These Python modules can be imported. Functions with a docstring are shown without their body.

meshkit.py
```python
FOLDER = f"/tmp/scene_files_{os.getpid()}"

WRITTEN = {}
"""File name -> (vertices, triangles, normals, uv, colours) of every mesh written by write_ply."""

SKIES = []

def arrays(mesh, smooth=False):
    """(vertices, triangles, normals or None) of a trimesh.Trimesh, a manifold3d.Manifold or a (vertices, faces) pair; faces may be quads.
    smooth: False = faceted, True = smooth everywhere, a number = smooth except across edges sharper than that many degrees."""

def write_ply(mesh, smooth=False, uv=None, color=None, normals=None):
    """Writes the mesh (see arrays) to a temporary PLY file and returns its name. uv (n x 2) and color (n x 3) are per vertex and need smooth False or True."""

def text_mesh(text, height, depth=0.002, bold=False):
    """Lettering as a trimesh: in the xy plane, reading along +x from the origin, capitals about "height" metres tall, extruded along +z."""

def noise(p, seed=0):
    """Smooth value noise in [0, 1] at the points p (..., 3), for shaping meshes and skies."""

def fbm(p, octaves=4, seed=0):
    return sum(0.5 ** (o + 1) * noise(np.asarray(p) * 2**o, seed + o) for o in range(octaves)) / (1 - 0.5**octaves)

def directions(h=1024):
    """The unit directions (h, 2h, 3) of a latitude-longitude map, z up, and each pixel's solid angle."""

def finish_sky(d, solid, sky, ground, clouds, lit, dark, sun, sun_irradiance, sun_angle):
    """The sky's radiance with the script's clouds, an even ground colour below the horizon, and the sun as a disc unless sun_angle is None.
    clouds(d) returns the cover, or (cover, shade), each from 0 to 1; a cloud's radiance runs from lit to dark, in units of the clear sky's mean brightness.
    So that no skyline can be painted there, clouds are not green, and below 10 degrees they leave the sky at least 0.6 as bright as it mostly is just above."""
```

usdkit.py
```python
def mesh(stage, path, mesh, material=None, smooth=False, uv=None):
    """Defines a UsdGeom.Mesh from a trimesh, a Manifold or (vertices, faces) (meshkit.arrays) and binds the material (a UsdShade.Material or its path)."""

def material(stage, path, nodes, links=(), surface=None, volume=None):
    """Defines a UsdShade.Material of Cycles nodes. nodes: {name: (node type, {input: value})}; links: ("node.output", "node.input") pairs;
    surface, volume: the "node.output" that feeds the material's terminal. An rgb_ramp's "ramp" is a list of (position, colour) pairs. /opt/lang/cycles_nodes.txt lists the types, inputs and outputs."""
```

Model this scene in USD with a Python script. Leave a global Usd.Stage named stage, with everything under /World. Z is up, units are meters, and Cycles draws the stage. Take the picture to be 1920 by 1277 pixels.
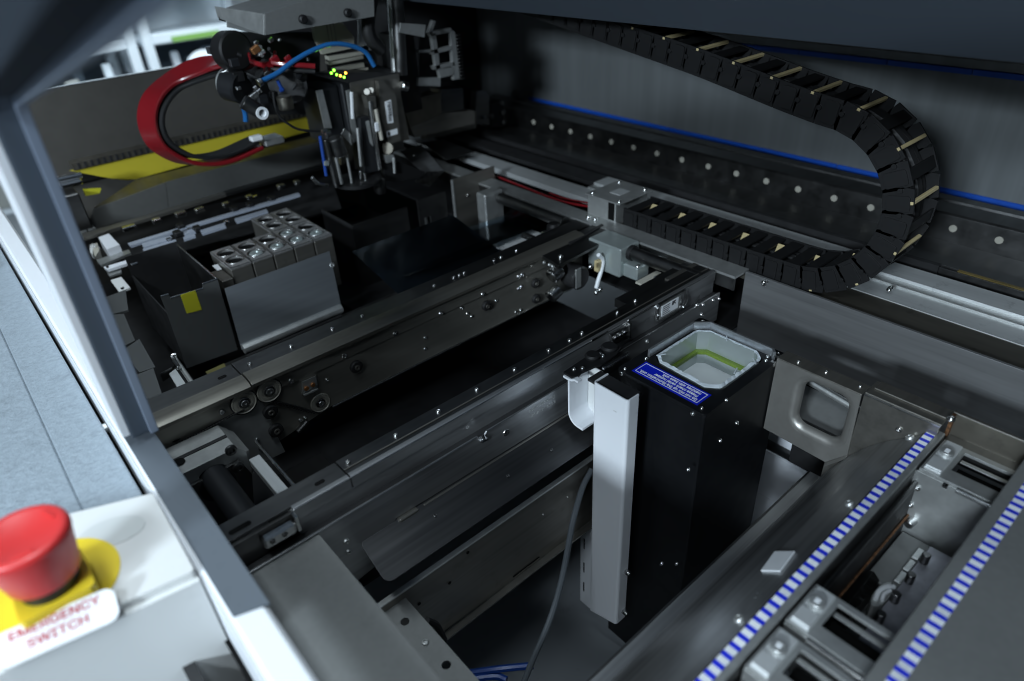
import math, random
import numpy as np, trimesh
import shapely.geometry as sg
from shapely import affinity
import usdkit, meshkit
from pxr import Usd, UsdGeom, UsdLux, UsdShade, Gf, Sdf

stage = Usd.Stage.CreateInMemory()
UsdGeom.SetStageUpAxis(stage, "Z"); UsdGeom.SetStageMetersPerUnit(stage, 1.0)
world = UsdGeom.Xform.Define(stage, "/World"); stage.SetDefaultPrim(world.GetPrim())
rng = random.Random(7)

# ------------------------------------------------------------------ camera, lamps, exposure
CAM_H = 0.62                                   # metres above the conveyor's running surface (z = 0)
RX = np.array([0.75165714, -0.65765766, -0.04997946])    # camera right, in world axes
RY = np.array([-0.38866539, -0.38044412, -0.83916713])   # camera down
RZ = np.array([0.53287030, 0.65019125, -0.54157232])     # view direction
FPX = 1277.27                                  # focal length in pixels of a 1920 wide picture
cam = UsdGeom.Camera.Define(stage, "/World/camera")
M = np.eye(4); M[0, :3] = RX; M[1, :3] = -RY; M[2, :3] = -RZ; M[3, :3] = (0, 0, CAM_H)
cam.AddTransformOp().Set(Gf.Matrix4d(*M.ravel().tolist()))
cam.CreateHorizontalApertureAttr(36.0); cam.CreateVerticalApertureAttr(36.0 * 681 / 1024)
cam.CreateFocalLengthAttr(FPX / 1920 * 36.0)
cam.CreateFStopAttr(2.3); cam.CreateFocusDistanceAttr(1.12)
cam.CreateClippingRangeAttr(Gf.Vec2f(0.02, 100.0))
cam.CreateExposureAttr(0.0)

def lamp(name, pos, aim, w, h, power, col):
    l = UsdLux.RectLight.Define(stage, "/World/" + name)
    p, a = np.array(pos, float), np.array(aim, float)
    z = p - a; z /= np.linalg.norm(z)
    x = np.cross((0, 0, 1), z) if abs(z[2]) < .99 else np.array((1., 0, 0)); x /= np.linalg.norm(x); y = np.cross(z, x)
    m = np.eye(4); m[0, :3] = x; m[1, :3] = y; m[2, :3] = z; m[3, :3] = p
    l.AddTransformOp().Set(Gf.Matrix4d(*m.ravel().tolist()))
    l.CreateWidthAttr(w); l.CreateHeightAttr(h); l.CreateIntensityAttr(power); l.CreateColorAttr(Gf.Vec3f(*col))
    l.CreateNormalizeAttr(False)
    return l

COOL = (0.80, 0.92, 1.0)
lamp("hall_lamp_key", (-3.4, -0.64, 1.68), (1.1, 0.33, 0.2), 0.7, 0.36, 225.0, (0.74, 0.88, 1.0))      # the nearest lamp of the run behind the photographer
lamp("added_lamp_second", (-2.3, -0.75, 3.2), (0.7, 0.45, 0.0), 1.2, 0.3, 56.0, (0.78, 0.90, 1.0))     # unseen lamp added to light the bracket, pit and feeder bank
lamp("hall_lamp_overhead", (-0.30, 0.7, 2.7), (-0.30, 0.7, 0.0), 0.4, 2.4, 21.0, COOL)       # ceiling tubes beside the machine
lamp("added_lamp_far", (1.1, 3.3, 1.5), (1.1, 4.8, -0.1), 2.6, 0.8, 9.0, COOL)           # unseen one-sided lamp added to brighten the racks, clear of the machine

# ------------------------------------------------------------------ materials
LK = "/World/Looks/"
UsdGeom.Scope.Define(stage, "/World/Looks")
MATS = {}
def principled(name, base, rough=.5, metal=0., var=0., scale=30., stretch=(1, 1, 1), bump=0., bscale=None, rvar=0., emit=None, spec=None, bevel=0., trans=0., coat=0., spots=None, dirt=0.):
    n = {"geo": ("geometry", {}), "p": ("principled_bsdf", {"base_color": base, "roughness": rough, "metallic": metal})}
    L = []
    if spec is not None: n["p"][1]["specular_ior_level"] = spec
    if coat: n["p"][1]["coat_weight"] = coat; n["p"][1]["coat_roughness"] = .1
    if trans: n["p"][1]["transmission_weight"] = trans
    if emit: n["p"][1]["emission_color"] = emit[0]; n["p"][1]["emission_strength"] = emit[1]
    n["map"] = ("mapping", {"scale": stretch}); L.append(("geo.position", "map.vector"))
    if var or rvar or bump:
        n["nz"] = ("noise_texture", {"scale": scale, "detail": 4.0, "roughness": .6}); L.append(("map.vector", "nz.vector"))
    if var or dirt:
        n["rmp"] = ("map_range", {"from_min": .25, "from_max": .75, "to_min": 1 - var, "to_max": 1 + var, "clamp": True})
        if var: L.append(("nz.fac", "rmp.value"))
        n["mul"] = ("mix_color", {"blend_type": "multiply", "fac": 1.0, "a": base, "use_clamp_result": False})
        if var: n["cmb"] = ("combine_color", {}); L += [("rmp.result", "cmb.r"), ("rmp.result", "cmb.g"), ("rmp.result", "cmb.b"), ("cmb.color", "mul.b")]
        else: n["mul"][1]["b"] = (1, 1, 1)
        src = "mul.result"
        if dirt:   # blotchy grime and fingermarks
            n["dn"] = ("noise_texture", {"scale": 26.0, "detail": 9.0, "roughness": .72}); L.append(("geo.position", "dn.vector"))
            n["dr"] = ("map_range", {"from_min": .57, "from_max": .70, "to_min": 0., "to_max": dirt, "clamp": True}); L.append(("dn.fac", "dr.value"))
            n["dm"] = ("mix_color", {"blend_type": "mix", "b": tuple(.35 * c + .01 for c in base)}); L += [(src, "dm.a"), ("dr.result", "dm.fac")]
            src = "dm.result"
        L.append((src, "p.base_color"))
    if rvar:
        n["rn"] = ("noise_texture", {"scale": 22.0, "detail": 5.0, "roughness": .6}); L.append(("map.vector", "rn.vector"))
        n["rr"] = ("map_range", {"from_min": .3, "from_max": .7, "to_min": max(.03, rough - rvar), "to_max": rough + rvar, "clamp": True})
        L += [("rn.fac", "rr.value"), ("rr.result", "p.roughness")]
    nsrc = None
    if bevel:
        n["bv"] = ("bevel", {"radius": bevel, "samples": 4}); nsrc = "bv.bevel"
    if bump:
        if bscale:
            n["bz"] = ("noise_texture", {"scale": bscale, "detail": 3.0}); L.append(("map.vector", "bz.vector")); bs = "bz.fac"
        else: bs = "nz.fac"
        n["b"] = ("bump", {"strength": 1.0, "distance": bump}); L.append((bs, "b.height"))
        if nsrc: L.append((nsrc, "b.normal"))
        nsrc = "b.normal"
    if nsrc: L.append((nsrc, "p.normal"))
    MATS[name] = usdkit.material(stage, LK + name, n, L, surface="p.BSDF")
    return name

principled("brushed_steel_x", (.42, .425, .43), .34, .88, var=.10, scale=60, stretch=(.06, 1.6, 1.6), bump=.00006, rvar=.10, bevel=.0009, dirt=.12)   # grain along x
principled("brushed_steel_y", (.43, .435, .44), .36, .82, var=.10, scale=60, stretch=(1.6, .06, 1.6), bump=.00006, rvar=.10, bevel=.0009, dirt=.10)    # grain along y
principled("brushed_steel_z", (.46, .47, .46), .38, 1, var=.08, scale=50, stretch=(1.6, 1.6, .06), bump=.00006, rvar=.08, bevel=.0009, dirt=.2)
principled("dark_steel", (.15, .15, .149), .38, 1, var=.12, scale=40, stretch=(.2, 1, 1), rvar=.08, bevel=.0008, dirt=.2)
principled("grey_plate", (.20, .205, .20), .55, .35, var=.06, scale=120, rvar=.06, bevel=.001, dirt=.15)
principled("black_sheet", (.028, .028, .029), .42, .3, var=.15, scale=30, rvar=.1, bevel=.0008, dirt=.2)
principled("bright_steel", (.72, .72, .71), .22, 1, rvar=.06, bevel=.0006)
principled("chrome", (.80, .80, .80), .10, 1)
principled("aluminium", (.70, .72, .72), .40, .6, var=.08, scale=25, stretch=(1.5, .1, 1), rvar=.08, bevel=.0008, dirt=.5)
principled("zinc", (.50, .51, .50), .45, .8, var=.12, scale=60, rvar=.06, bevel=.0006)
principled("warm_steel", (.27, .258, .232), .38, .86, var=.10, scale=60, stretch=(.06, 1.6, 1.6), rvar=.08, bevel=.0008, dirt=.35)
principled("bronze_steel", (.20, .185, .155), .45, .9, var=.25, scale=12, stretch=(1.5, .3, 1), rvar=.1, bevel=.0008, dirt=.5)
principled("wall_steel", (.20, .215, .22), .48, .35, var=.13, scale=30, stretch=(1, 1, .05), rvar=.06)
principled("hood_paint", (.060, .075, .095), .45, 0, bump=.0001, bscale=700, bevel=.002)
principled("frame_paint", (.062, .078, .100), .75, 0, spec=.15, bump=.00012, bscale=600, bevel=.004)
principled("white_paint", (.74, .76, .79), .45, 0, bump=.00006, bscale=500, bevel=.0015, dirt=.06)
principled("off_white", (.66, .67, .66), .5, 0, bevel=.002, dirt=.08)
principled("white_panel", (.80, .82, .86), .5, 0, dirt=.06)
principled("grey_floor", (.26, .28, .30), .55, 0, dirt=.3)
principled("black_anodised", (.006, .0065, .0075), .42, 0, spec=.3, var=.2, scale=80, rvar=.05, bevel=.001)
principled("black_plastic", (.007, .007, .0075), .55, 0, spec=.35, bump=.00015, bscale=500, bevel=.0008)
principled("black_rubber", (.008, .008, .0085), .6, 0)
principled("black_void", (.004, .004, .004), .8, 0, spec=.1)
principled("tan_plastic", (.50, .41, .22), .45, 0)
principled("blue_tape", (.008, .085, .50), .45, 0, var=.1, scale=40)
principled("tape_blue", (.015, .03, .60), .4, 0)
principled("tape_white", (.82, .85, .88), .4, 0, var=.05, scale=300)
principled("label_blue", (.003, .014, .46), .35, 0)
principled("label_white", (.78, .80, .82), .4, 0)
principled("label_ink", (.03, .03, .035), .6, 0)
principled("red_ink", (.45, .03, .05), .6, 0)
principled("yellow_paint", (.50, .42, .03), .45, 0, dirt=.25)
principled("yellow_sticker", (.46, .44, .02), .5, 0)
principled("button_yellow", (.80, .60, .03), .4, 0)
principled("button_red", (.62, .035, .035), .36, 0)
principled("red_cable", (.19, .008, .012), .30, 0, coat=.4)
principled("grease_yellow", (.22, .16, .05), .3, .3, var=.4, scale=40, stretch=(1, .3, 1))
principled("rust", (.13, .06, .025), .7, .2, var=.9, scale=220)
principled("pcb_green", (.13, .20, .025), .5, 0, var=.25, scale=300)
principled("frosted", (.42, .47, .46), .30, .55, var=.06, scale=30)
principled("film", (.62, .68, .72), .25, .2)
principled("blue_tube", (.015, .12, .34), .25, 0, coat=.5)
principled("blue_clip", (.01, .05, .25), .4, 0)
principled("grey_cable", (.10, .115, .13), .45, 0)
principled("beige_plastic", (.42, .40, .34), .5, 0)
principled("textured_grey", (.26, .305, .345), .42, 0, var=.16, scale=170, bump=.0016, bscale=170, dirt=.35)
principled("motor_black", (.013, .014, .016), .42, .1)
principled("copper", (.45, .20, .08), .4, .8)
principled("led_green", (.2, .9, .1), .4, 0, emit=((.25, 1, .05), 5.0))
principled("led_amber", (.9, .5, .1), .4, 0, emit=((1, .45, .05), 6.0))
principled("shelf_white", (.70, .76, .80), .5, 0)
principled("shelf_dark", (.05, .07, .09), .6, 0, var=.4, scale=6)
principled("shelf_blue", (.05, .16, .45), .5, 0)
principled("shelf_red", (.40, .10, .12), .5, 0)
principled("shelf_card", (.33, .34, .32), .7, 0)
principled("shelf_green", (.22, .42, .10), .5, 0)
principled("slat_blue", (.40, .44, .52), .32, .25, rvar=.06, bevel=.0008)
principled("grey_blue_steel", (.36, .385, .41), .34, .85, var=.05, scale=60, stretch=(.06, 1.6, 1.6), rvar=.03)
principled("yellow_tint", (.22, .20, .08), .4, .6, var=.2, scale=20)
principled("frame_trim", (.20, .24, .31), .35, 0, bevel=.002)
principled("ghost_grey", (.58, .60, .59), .5, 0)
principled("shaded_bar_paint", (.016, .021, .028), .8, 0, spec=.1, bevel=.003)  # frame colour darkened, with the top bar's shade painted in
principled("flap_steel", (.085, .085, .086), .34, .9, var=.25, scale=60, stretch=(.06, 1.6, 1.6), rvar=.06, bevel=.0008, bump=.00006)
principled("worn_aluminium", (.42, .42, .46), .5, .6, var=.25, scale=45, rvar=.1, dirt=.6)
principled("foot_paint", (.105, .122, .142), .7, 0, spec=.2, bump=.0001, bscale=500, dirt=.2)
principled("satin_rail", (.27, .26, .23), .42, .75, var=.10, scale=60, stretch=(.06, 1.6, 1.6), bump=.00005, rvar=.08, bevel=.0008, dirt=.25)
principled("pulley_steel", (.44, .42, .36), .42, .6, bevel=.0005)
principled("deck_black", (.022, .022, .023), .45, .3, var=.3, scale=12, rvar=.1)
principled("pressed_steel", (.32, .31, .288), .40, .7, var=.06, scale=60, rvar=.05, bevel=.0010, dirt=.12)
principled("tape_worn", (.68, .71, .75), .45, 0, var=.12, scale=400, dirt=.25)
principled("block_top", (.40, .39, .385), .4, .7, var=.25, scale=220, rvar=.1)
principled("dark_plate", (.075, .078, .078), .5, .2, dirt=.2)
principled("ridge_steel", (.20, .19, .165), .36, .75, var=.10, scale=60, stretch=(.06, 1.6, 1.6), rvar=.08, bevel=.0008, dirt=.2)
principled("rim_aluminium", (.62, .64, .66), .34, .9, rvar=.08, bevel=.001)
principled("brown_sheet", (.085, .080, .072), .55, .3, var=.1, scale=20)
principled("dull_cover", (.115, .117, .112), .5, .35, var=.06, scale=80, bevel=.001, dirt=.15)
def glass(name, col, fac=.08):
    MATS[name] = usdkit.material(stage, LK + name, {"t": ("transparent_bsdf", {"color": col}), "g": ("glossy_bsdf", {"color": (.8, .85, .9), "roughness": .12}), "f": ("fresnel", {"IOR": 1.45}), "m": ("mix_closure", {})},
        [("f.fac", "m.fac"), ("t.BSDF", "m.closure1"), ("g.BSDF", "m.closure2")], surface="m.closure")
glass("clear_cover", (.80, .86, .88))

# ------------------------------------------------------------------ geometry helpers
def cat(*ms): return trimesh.util.concatenate([m for m in ms])
def hull_pts(p): return trimesh.convex.convex_hull(np.asarray(p, float))
def box(x0, x1, y0, y1, z0, z1, c=.0):
    if x0 > x1: x0, x1 = x1, x0
    if y0 > y1: y0, y1 = y1, y0
    if z0 > z1: z0, z1 = z1, z0
    if not c:
        m = trimesh.creation.box([x1 - x0, y1 - y0, z1 - z0]); m.apply_translation([(x0 + x1) / 2, (y0 + y1) / 2, (z0 + z1) / 2]); return m
    P = []
    for x, sx in ((x0, 1), (x1, -1)):
        for y, sy in ((y0, 1), (y1, -1)):
            for z, sz in ((z0, 1), (z1, -1)):
                P += [(x, y + sy * c, z + sz * c), (x + sx * c, y, z + sz * c), (x + sx * c, y + sy * c, z)]
    return hull_pts(P)
def extr(poly, axis, a, b):
    """A shapely polygon drawn in the plane across AXIS, extruded from a to b. axis x: (y, z); y: (x, z); z: (x, y)."""
    if not hasattr(poly, "exterior"): poly = sg.Polygon(poly)
    m = trimesh.creation.extrude_polygon(poly, b - a, engine="earcut"); v = m.vertices.copy(); v[:, 2] += a
    if axis == "z": m.vertices = v
    elif axis == "x": m.vertices = np.stack([v[:, 2], v[:, 0], v[:, 1]], 1)
    else:
        m.vertices = np.stack([v[:, 0], v[:, 2], v[:, 1]], 1); m.invert()
    return m
def rrect(x0, y0, x1, y1, r, n=5): return sg.box(min(x0, x1) + r, min(y0, y1) + r, max(x0, x1) - r, max(y0, y1) - r).buffer(r, quad_segs=n)
def circ(x, y, r, n=20): return sg.Point(x, y).buffer(r, quad_segs=max(2, n // 4))
def frame_of(d):
    d = np.asarray(d, float); d = d / np.linalg.norm(d); a = np.cross(d, (0, 0, 1.) if abs(d[2]) < .9 else (1., 0, 0)); a /= np.linalg.norm(a); return a, np.cross(d, a), d
def lathe(prof, origin, axis, n=20):
    """prof: (radius, distance along axis) pairs, closed at both ends on the axis."""
    a, b, d = frame_of(axis); o = np.asarray(origin, float); ang = np.arange(n) * 2 * np.pi / n
    V = [o + d * prof[0][1]]; F = []
    for r, h in prof: V += list(o + d * h + r * (np.cos(ang)[:, None] * a + np.sin(ang)[:, None] * b))
    V.append(o + d * prof[-1][1]); k = len(prof)
    for i in range(n):
        j = (i + 1) % n; F.append((0, 1 + j, 1 + i))
        for q in range(k - 1):
            s = 1 + q * n; F += [(s + i, s + j, s + n + j), (s + i, s + n + j, s + n + i)]
        s = 1 + (k - 1) * n; F.append((s + i, s + j, len(V) - 1))
    m = trimesh.Trimesh(np.array(V), np.array(F), process=False)
    if m.volume < 0: m.invert()
    return m
def cyl(p0, p1, r, n=16, c=0.):
    p0, p1 = np.asarray(p0, float), np.asarray(p1, float); h = np.linalg.norm(p1 - p0)
    pr = [(r, 0), (r, h)] if not c else [(r - c, 0), (r, c), (r, h - c), (r - c, h)]
    return lathe(pr, p0, p1 - p0, n)
def smooth_path(pts, k=8):
    p = np.asarray(pts, float); q = np.vstack([2 * p[0] - p[1], p, 2 * p[-1] - p[-2]]); out = []
    for i in range(len(p) - 1):
        a, b, c, d = q[i:i + 4]
        for t in np.arange(k) / k: out.append(.5 * (2 * b + (c - a) * t + (2 * a - 5 * b + 4 * c - d) * t * t + (3 * b - a - 3 * c + d) * t ** 3))
    return np.array(out + [p[-1]])
def tube(pts, r, n=10, k=8, flat=None):
    """A round tube along a smoothed path; flat=(width, thickness, width direction) sweeps a flat belt instead."""
    p = smooth_path(pts, k) if k else np.asarray(pts, float); t = np.gradient(p, axis=0); t /= np.linalg.norm(t, axis=1)[:, None]
    ang = np.arange(n) * 2 * np.pi / n; V = []; a = frame_of(t[0])[0]
    for i in range(len(p)):
        if flat: a = np.array(flat[2], float)
        a = a - t[i] * (a @ t[i]); a /= np.linalg.norm(a); b = np.cross(t[i], a)
        if flat:
            w, h = flat[0] / 2, flat[1] / 2
            V += [p[i] + a * w * sx + b * h * sy for sx, sy in ((1, .5), (.92, 1), (-.92, 1), (-1, .5), (-1, -.5), (-.92, -1), (.92, -1), (1, -.5))]
        else: V += list(p[i] + r * (np.cos(ang)[:, None] * a + np.sin(ang)[:, None] * b))
    n = 8 if flat else n; F = []
    for i in range(len(p) - 1):
        for j in range(n):
            k2 = (j + 1) % n; F += [(i * n + j, i * n + k2, (i + 1) * n + k2), (i * n + j, (i + 1) * n + k2, (i + 1) * n + j)]
    for j in range(1, n - 1): F += [(0, j + 1, j), ((len(p) - 1) * n, (len(p) - 1) * n + j, (len(p) - 1) * n + j + 1)]
    m = trimesh.Trimesh(np.array(V), np.array(F), process=False)
    if m.volume < 0: m.invert()
    return m
def obox(c, ex, ey, ez, sx, sy, sz, ch=0.):
    m = box(-sx / 2, sx / 2, -sy / 2, sy / 2, -sz / 2, sz / 2, ch); R = np.eye(4); R[:3, 0], R[:3, 1], R[:3, 2], R[:3, 3] = ex, ey, ez, c; m.apply_transform(R); return m
def slab(c4, t):
    """A plate through four corners (in order), t thick along its normal to both sides."""
    c = np.asarray(c4, float); n = np.cross(c[1] - c[0], c[3] - c[0]); n /= np.linalg.norm(n); return hull_pts(np.vstack([c + n * t / 2, c - n * t / 2]))
def place(m, origin, ex, ey):
    """Lays a mesh made in the xy plane at origin, x along ex, y along ey."""
    ex, ey = np.asarray(ex, float) / np.linalg.norm(ex), np.asarray(ey, float) / np.linalg.norm(ey); T = np.eye(4); T[:3, 0], T[:3, 1], T[:3, 2], T[:3, 3] = ex, ey, np.cross(ex, ey), origin
    m = m.copy(); m.apply_transform(T); return m
def text(s, h, origin, ex, ey, depth=.0003, bold=False, centre=False, width=None):
    m = meshkit.text_mesh(s, h, depth, bold)
    if width: m.apply_scale([width / (m.bounds[1][0] - m.bounds[0][0]), 1, 1])
    if centre: m.apply_translation([-(m.bounds[0][0] + m.bounds[1][0]) / 2, 0, 0])
    return place(m, origin, ex, ey)

# ------------------------------------------------------------------ things, parts, names
USED = {}
def numbered(parent, name):
    k = (parent, name); n = USED.get(k, -1) + 1; USED[k] = n
    return name if n == 0 else f"{name}_{n:03d}"
class Thing:
    def __init__(self, name, label, cat=None, group=None, kind=None):
        self.name, self.label, self.cat, self.group, self.kind, self.parts = name, label, cat, group, kind, []
    def part(self, name, mesh, mat, parent=None, label=None, smooth=30, kind=None):
        self.parts.append((name, mesh, mat, parent, label, smooth, kind)); return len(self.parts) - 1
    def screw(self, pos, nrm, r=.004, mat="bright_steel", name="screw", parent=None):
        n = np.asarray(nrm, float); pr = [(r, -.0005), (r, r * .35), (r * .8, r * .62), (r * .52, r * .66), (r * .45, r * .2), (.0001, r * .2)]
        self.part(name, lathe(pr, pos, n, 12), mat, parent, smooth=40)
    def done(self, solo=False):
        allv = np.vstack([p[1].vertices for p in self.parts]); lo, hi = allv.min(0), allv.max(0); base = np.array([(lo[0] + hi[0]) / 2, (lo[1] + hi[1]) / 2, lo[2]])
        nm = numbered("/World", self.name); root = "/World/" + nm
        def data(prim):
            if self.label: prim.SetCustomDataByKey("label", self.label)
            if self.cat: prim.SetCustomDataByKey("category", self.cat)
            if self.group: prim.SetCustomDataByKey("group", self.group)
            if self.kind: prim.SetCustomDataByKey("kind", self.kind)
        def put(path, mesh, mat, smooth):
            m = mesh.copy(); m.vertices = m.vertices - base; return usdkit.mesh(stage, path, m, MATS[mat], smooth=smooth)
        if solo or len(self.parts) == 1:
            pr = put(root, self.parts[0][1], self.parts[0][2], self.parts[0][5]); pr.AddTranslateOp().Set(Gf.Vec3d(*base.tolist())); data(pr.GetPrim()); return root
        x = UsdGeom.Xform.Define(stage, root); x.AddTranslateOp().Set(Gf.Vec3d(*base.tolist())); data(x.GetPrim()); paths = []
        for (n, mesh, mat, par, lab, sm, kd) in self.parts:
            up = root if par is None else paths[par]
            path = up + "/" + numbered(up, n); paths.append(path); pm = put(path, mesh, mat, sm)
            if lab: pm.GetPrim().SetCustomDataByKey("label", lab)
            if kd: pm.GetPrim().SetCustomDataByKey("kind", kd)
        return root
def single(name, mesh, mat, label, cat=None, group=None, kind=None, smooth=30):
    t = Thing(name, label, cat, group, kind); t.part(name, mesh, mat, smooth=smooth); return t.done()
X, Y, Z = np.eye(3)
# ------------------------------------------------------------------ the setting
single("hall_floor", box(-8, 9, -5, 11, -.97, -.95), "grey_floor", "grey factory floor far below the machine", kind="structure")
single("machine_pit_floor", box(.0, 1.10, -.44, 2.3, -.69, -.68), "grey_floor", "pale grey sheet floor at the bottom of the machine pit", kind="structure")
single("machine_side_wall", cat(box(-.012, .0, .30, 2.3, -.95, -.002), box(-.012, .0, -.45, .2995, -.95, -.002)), "black_sheet", "dark inner side wall of the machine under the white sill", kind="structure")
single("machine_front_wall", box(-.012, 1.75, -.46, -.45, -.95, -.01), "black_sheet", "dark inner front wall of the machine below the feeder table", kind="structure")
single("machine_deck", cat(box(.0, 1.05, .68, 2.09, -.245, -.24), box(1.05, 1.745, .61, 2.22, -.13, -.125)), "deck_black", "black deck under the conveyor and the gantry", kind="structure")
bw = Thing("machine_back_wall", "satin steel back wall of the machine with two blue strips", kind="structure")
bw.part("panel", box(1.75, 1.77, -.6, 2.25, -.12, 1.4), "wall_steel")
bw.part("panel", box(.98, 1.75, 2.23, 2.25, -.7, 1.4), "black_sheet")
for z0, z1, ys in ((-.0065, .0065, (-.4, -.12, .10, .33, .605, .765, .99, 1.30, 1.62, 1.95)), (.256, .268, (-.4, .02, .30, .52, .70, .92, 1.25, 1.6))):
    for a, b in zip(ys, ys[1:]): bw.part("blue_strip", box(1.7455, 1.7505, a + .0008, b - .0008, z0, z1, .001), "blue_tape")
bw.done()

gb = Thing("gantry_base", "long machine base with pale slats and a row of round plugs along its rail", kind="structure")
gb.part("front_plate", box(1.086, 1.092, -.4, .606, -.42, .0), "brushed_steel_y")
gb.part("edge_strip", box(1.054, 1.1, .608, 2.1, -.005, .0), "zinc")
gb.part("edge_strip", box(1.054, 1.058, .608, 2.1, -.03, -.005), "dark_steel")
gb.part("chain_tray", box(1.092, 1.1755, -.4, 1.03, -.020, -.0105), "bronze_steel")
gb.part("cable_recess", box(1.1, 1.206, 1.031, 2.1, -.06, -.05), "black_void")
gb.part("slat", box(1.1765, 1.2325, -.4, 2.1, -.024, -.0095), "aluminium")
gb.part("slat", box(1.2545, 1.310, -.4, 1.16, -.012, .000), "aluminium")
gb.part("groove", box(1.2327, 1.2543, -.4, 1.16, -.014, -.006), "zinc")
gb.part("cover", box(1.2545, 1.310, 1.161, 2.1, -.012, .000), "black_sheet")
gb.part("gap", box(1.3102, 1.352, -.4, 2.1, -.05, -.04), "black_void")
gb.part("grease_line", box(1.356, 1.3650, -.4, .33, -.03, -.003), "grease_yellow"); gb.part("grease_edge", box(1.352, 1.3558, -.4, .36, -.03, -.004), "dark_steel")
gb.part("grease_line", box(1.352, 1.3658, .361, 2.1, -.03, -.002), "black_sheet")
gb.part("rail_bed", extr([(1.3662, -.06), (1.3662, -.004), (1.42, -.010), (1.43, -.020), (1.50, -.026), (1.5488, -.034), (1.5488, -.06)], "y", -.4, 2.1), "dark_steel")
gb.part("linear_rail", extr([(1.549, -.06), (1.549, .022), (1.553, .026), (1.61, .026), (1.612, .018), (1.625, .018), (1.627, .026), (1.655, .026), (1.66, .02), (1.66, -.06)], "y", -.4, 2.02), "dark_steel")
gb.part("rail_edge", box(1.661, 1.745, -.4, 2.02, -.06, -.014), "black_sheet")
gb.part("rail_edge", box(1.690, 1.700, -.4, 1.15, -.013, -.006, .002), "bright_steel")
for k in range(-1, 17):
    y = .324 + .0862 * k + (.004 if k > 4 else 0)
    gb.part("plug", cyl((1.5495, y, -.003), (1.5465, y, -.003), .0078, 18, .0008), "beige_plastic")
for p in ((1.0702, 0.5575, 0.0000), (1.1895, 0.3824, 0.0030), (1.1971, 0.3830, 0.0030)): gb.screw(p, Z, .005)
gb.screw((1.0860, 0.5647, -0.0088), -X, .006)
gb.done()

hd = Thing("hood_lid", "raised dark blue grey machine lid hanging over the back wall", "machine lid")
hd.part("panel", slab([(1.0, -.7, .436), (1.0, 2.25, .436), (.06, 2.25, 1.26), (.06, -.7, 1.26)], .012), "hood_paint")
hd.part("rim", box(1.002, 1.03, -.7, 2.25, .431, .4455, .002), "black_sheet")
hd.part("inner_panel", slab([(1.03, -.7, .45), (1.03, 2.2, .45), (1.74, 2.2, .62), (1.74, -.7, .62)], .01), "black_sheet")
hd.done()
vb = Thing("hood_beam", "dim steel beam under the lid above the cable chain", "beam")
vb.part("beam", box(1.36, 1.44, -.4, 1.5, .36, .42, .003), "warm_steel"); vb.done()

rg = Thing("rear_guard_panel", "brown grey sheet guard behind the yellow beam with a bright top edge", "panel")
rg.part("sheet", box(.14, 1.09, 2.1, 2.108, -.3, .283), "brown_sheet"); rg.part("top_edge", box(.14, 1.09, 2.099, 2.112, .2832, .2862, .0008), "bright_steel")
rg.part("fold", box(.14, 1.09, 2.085, 2.0995, .05, .075), "dark_steel"); rg.done()

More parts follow.
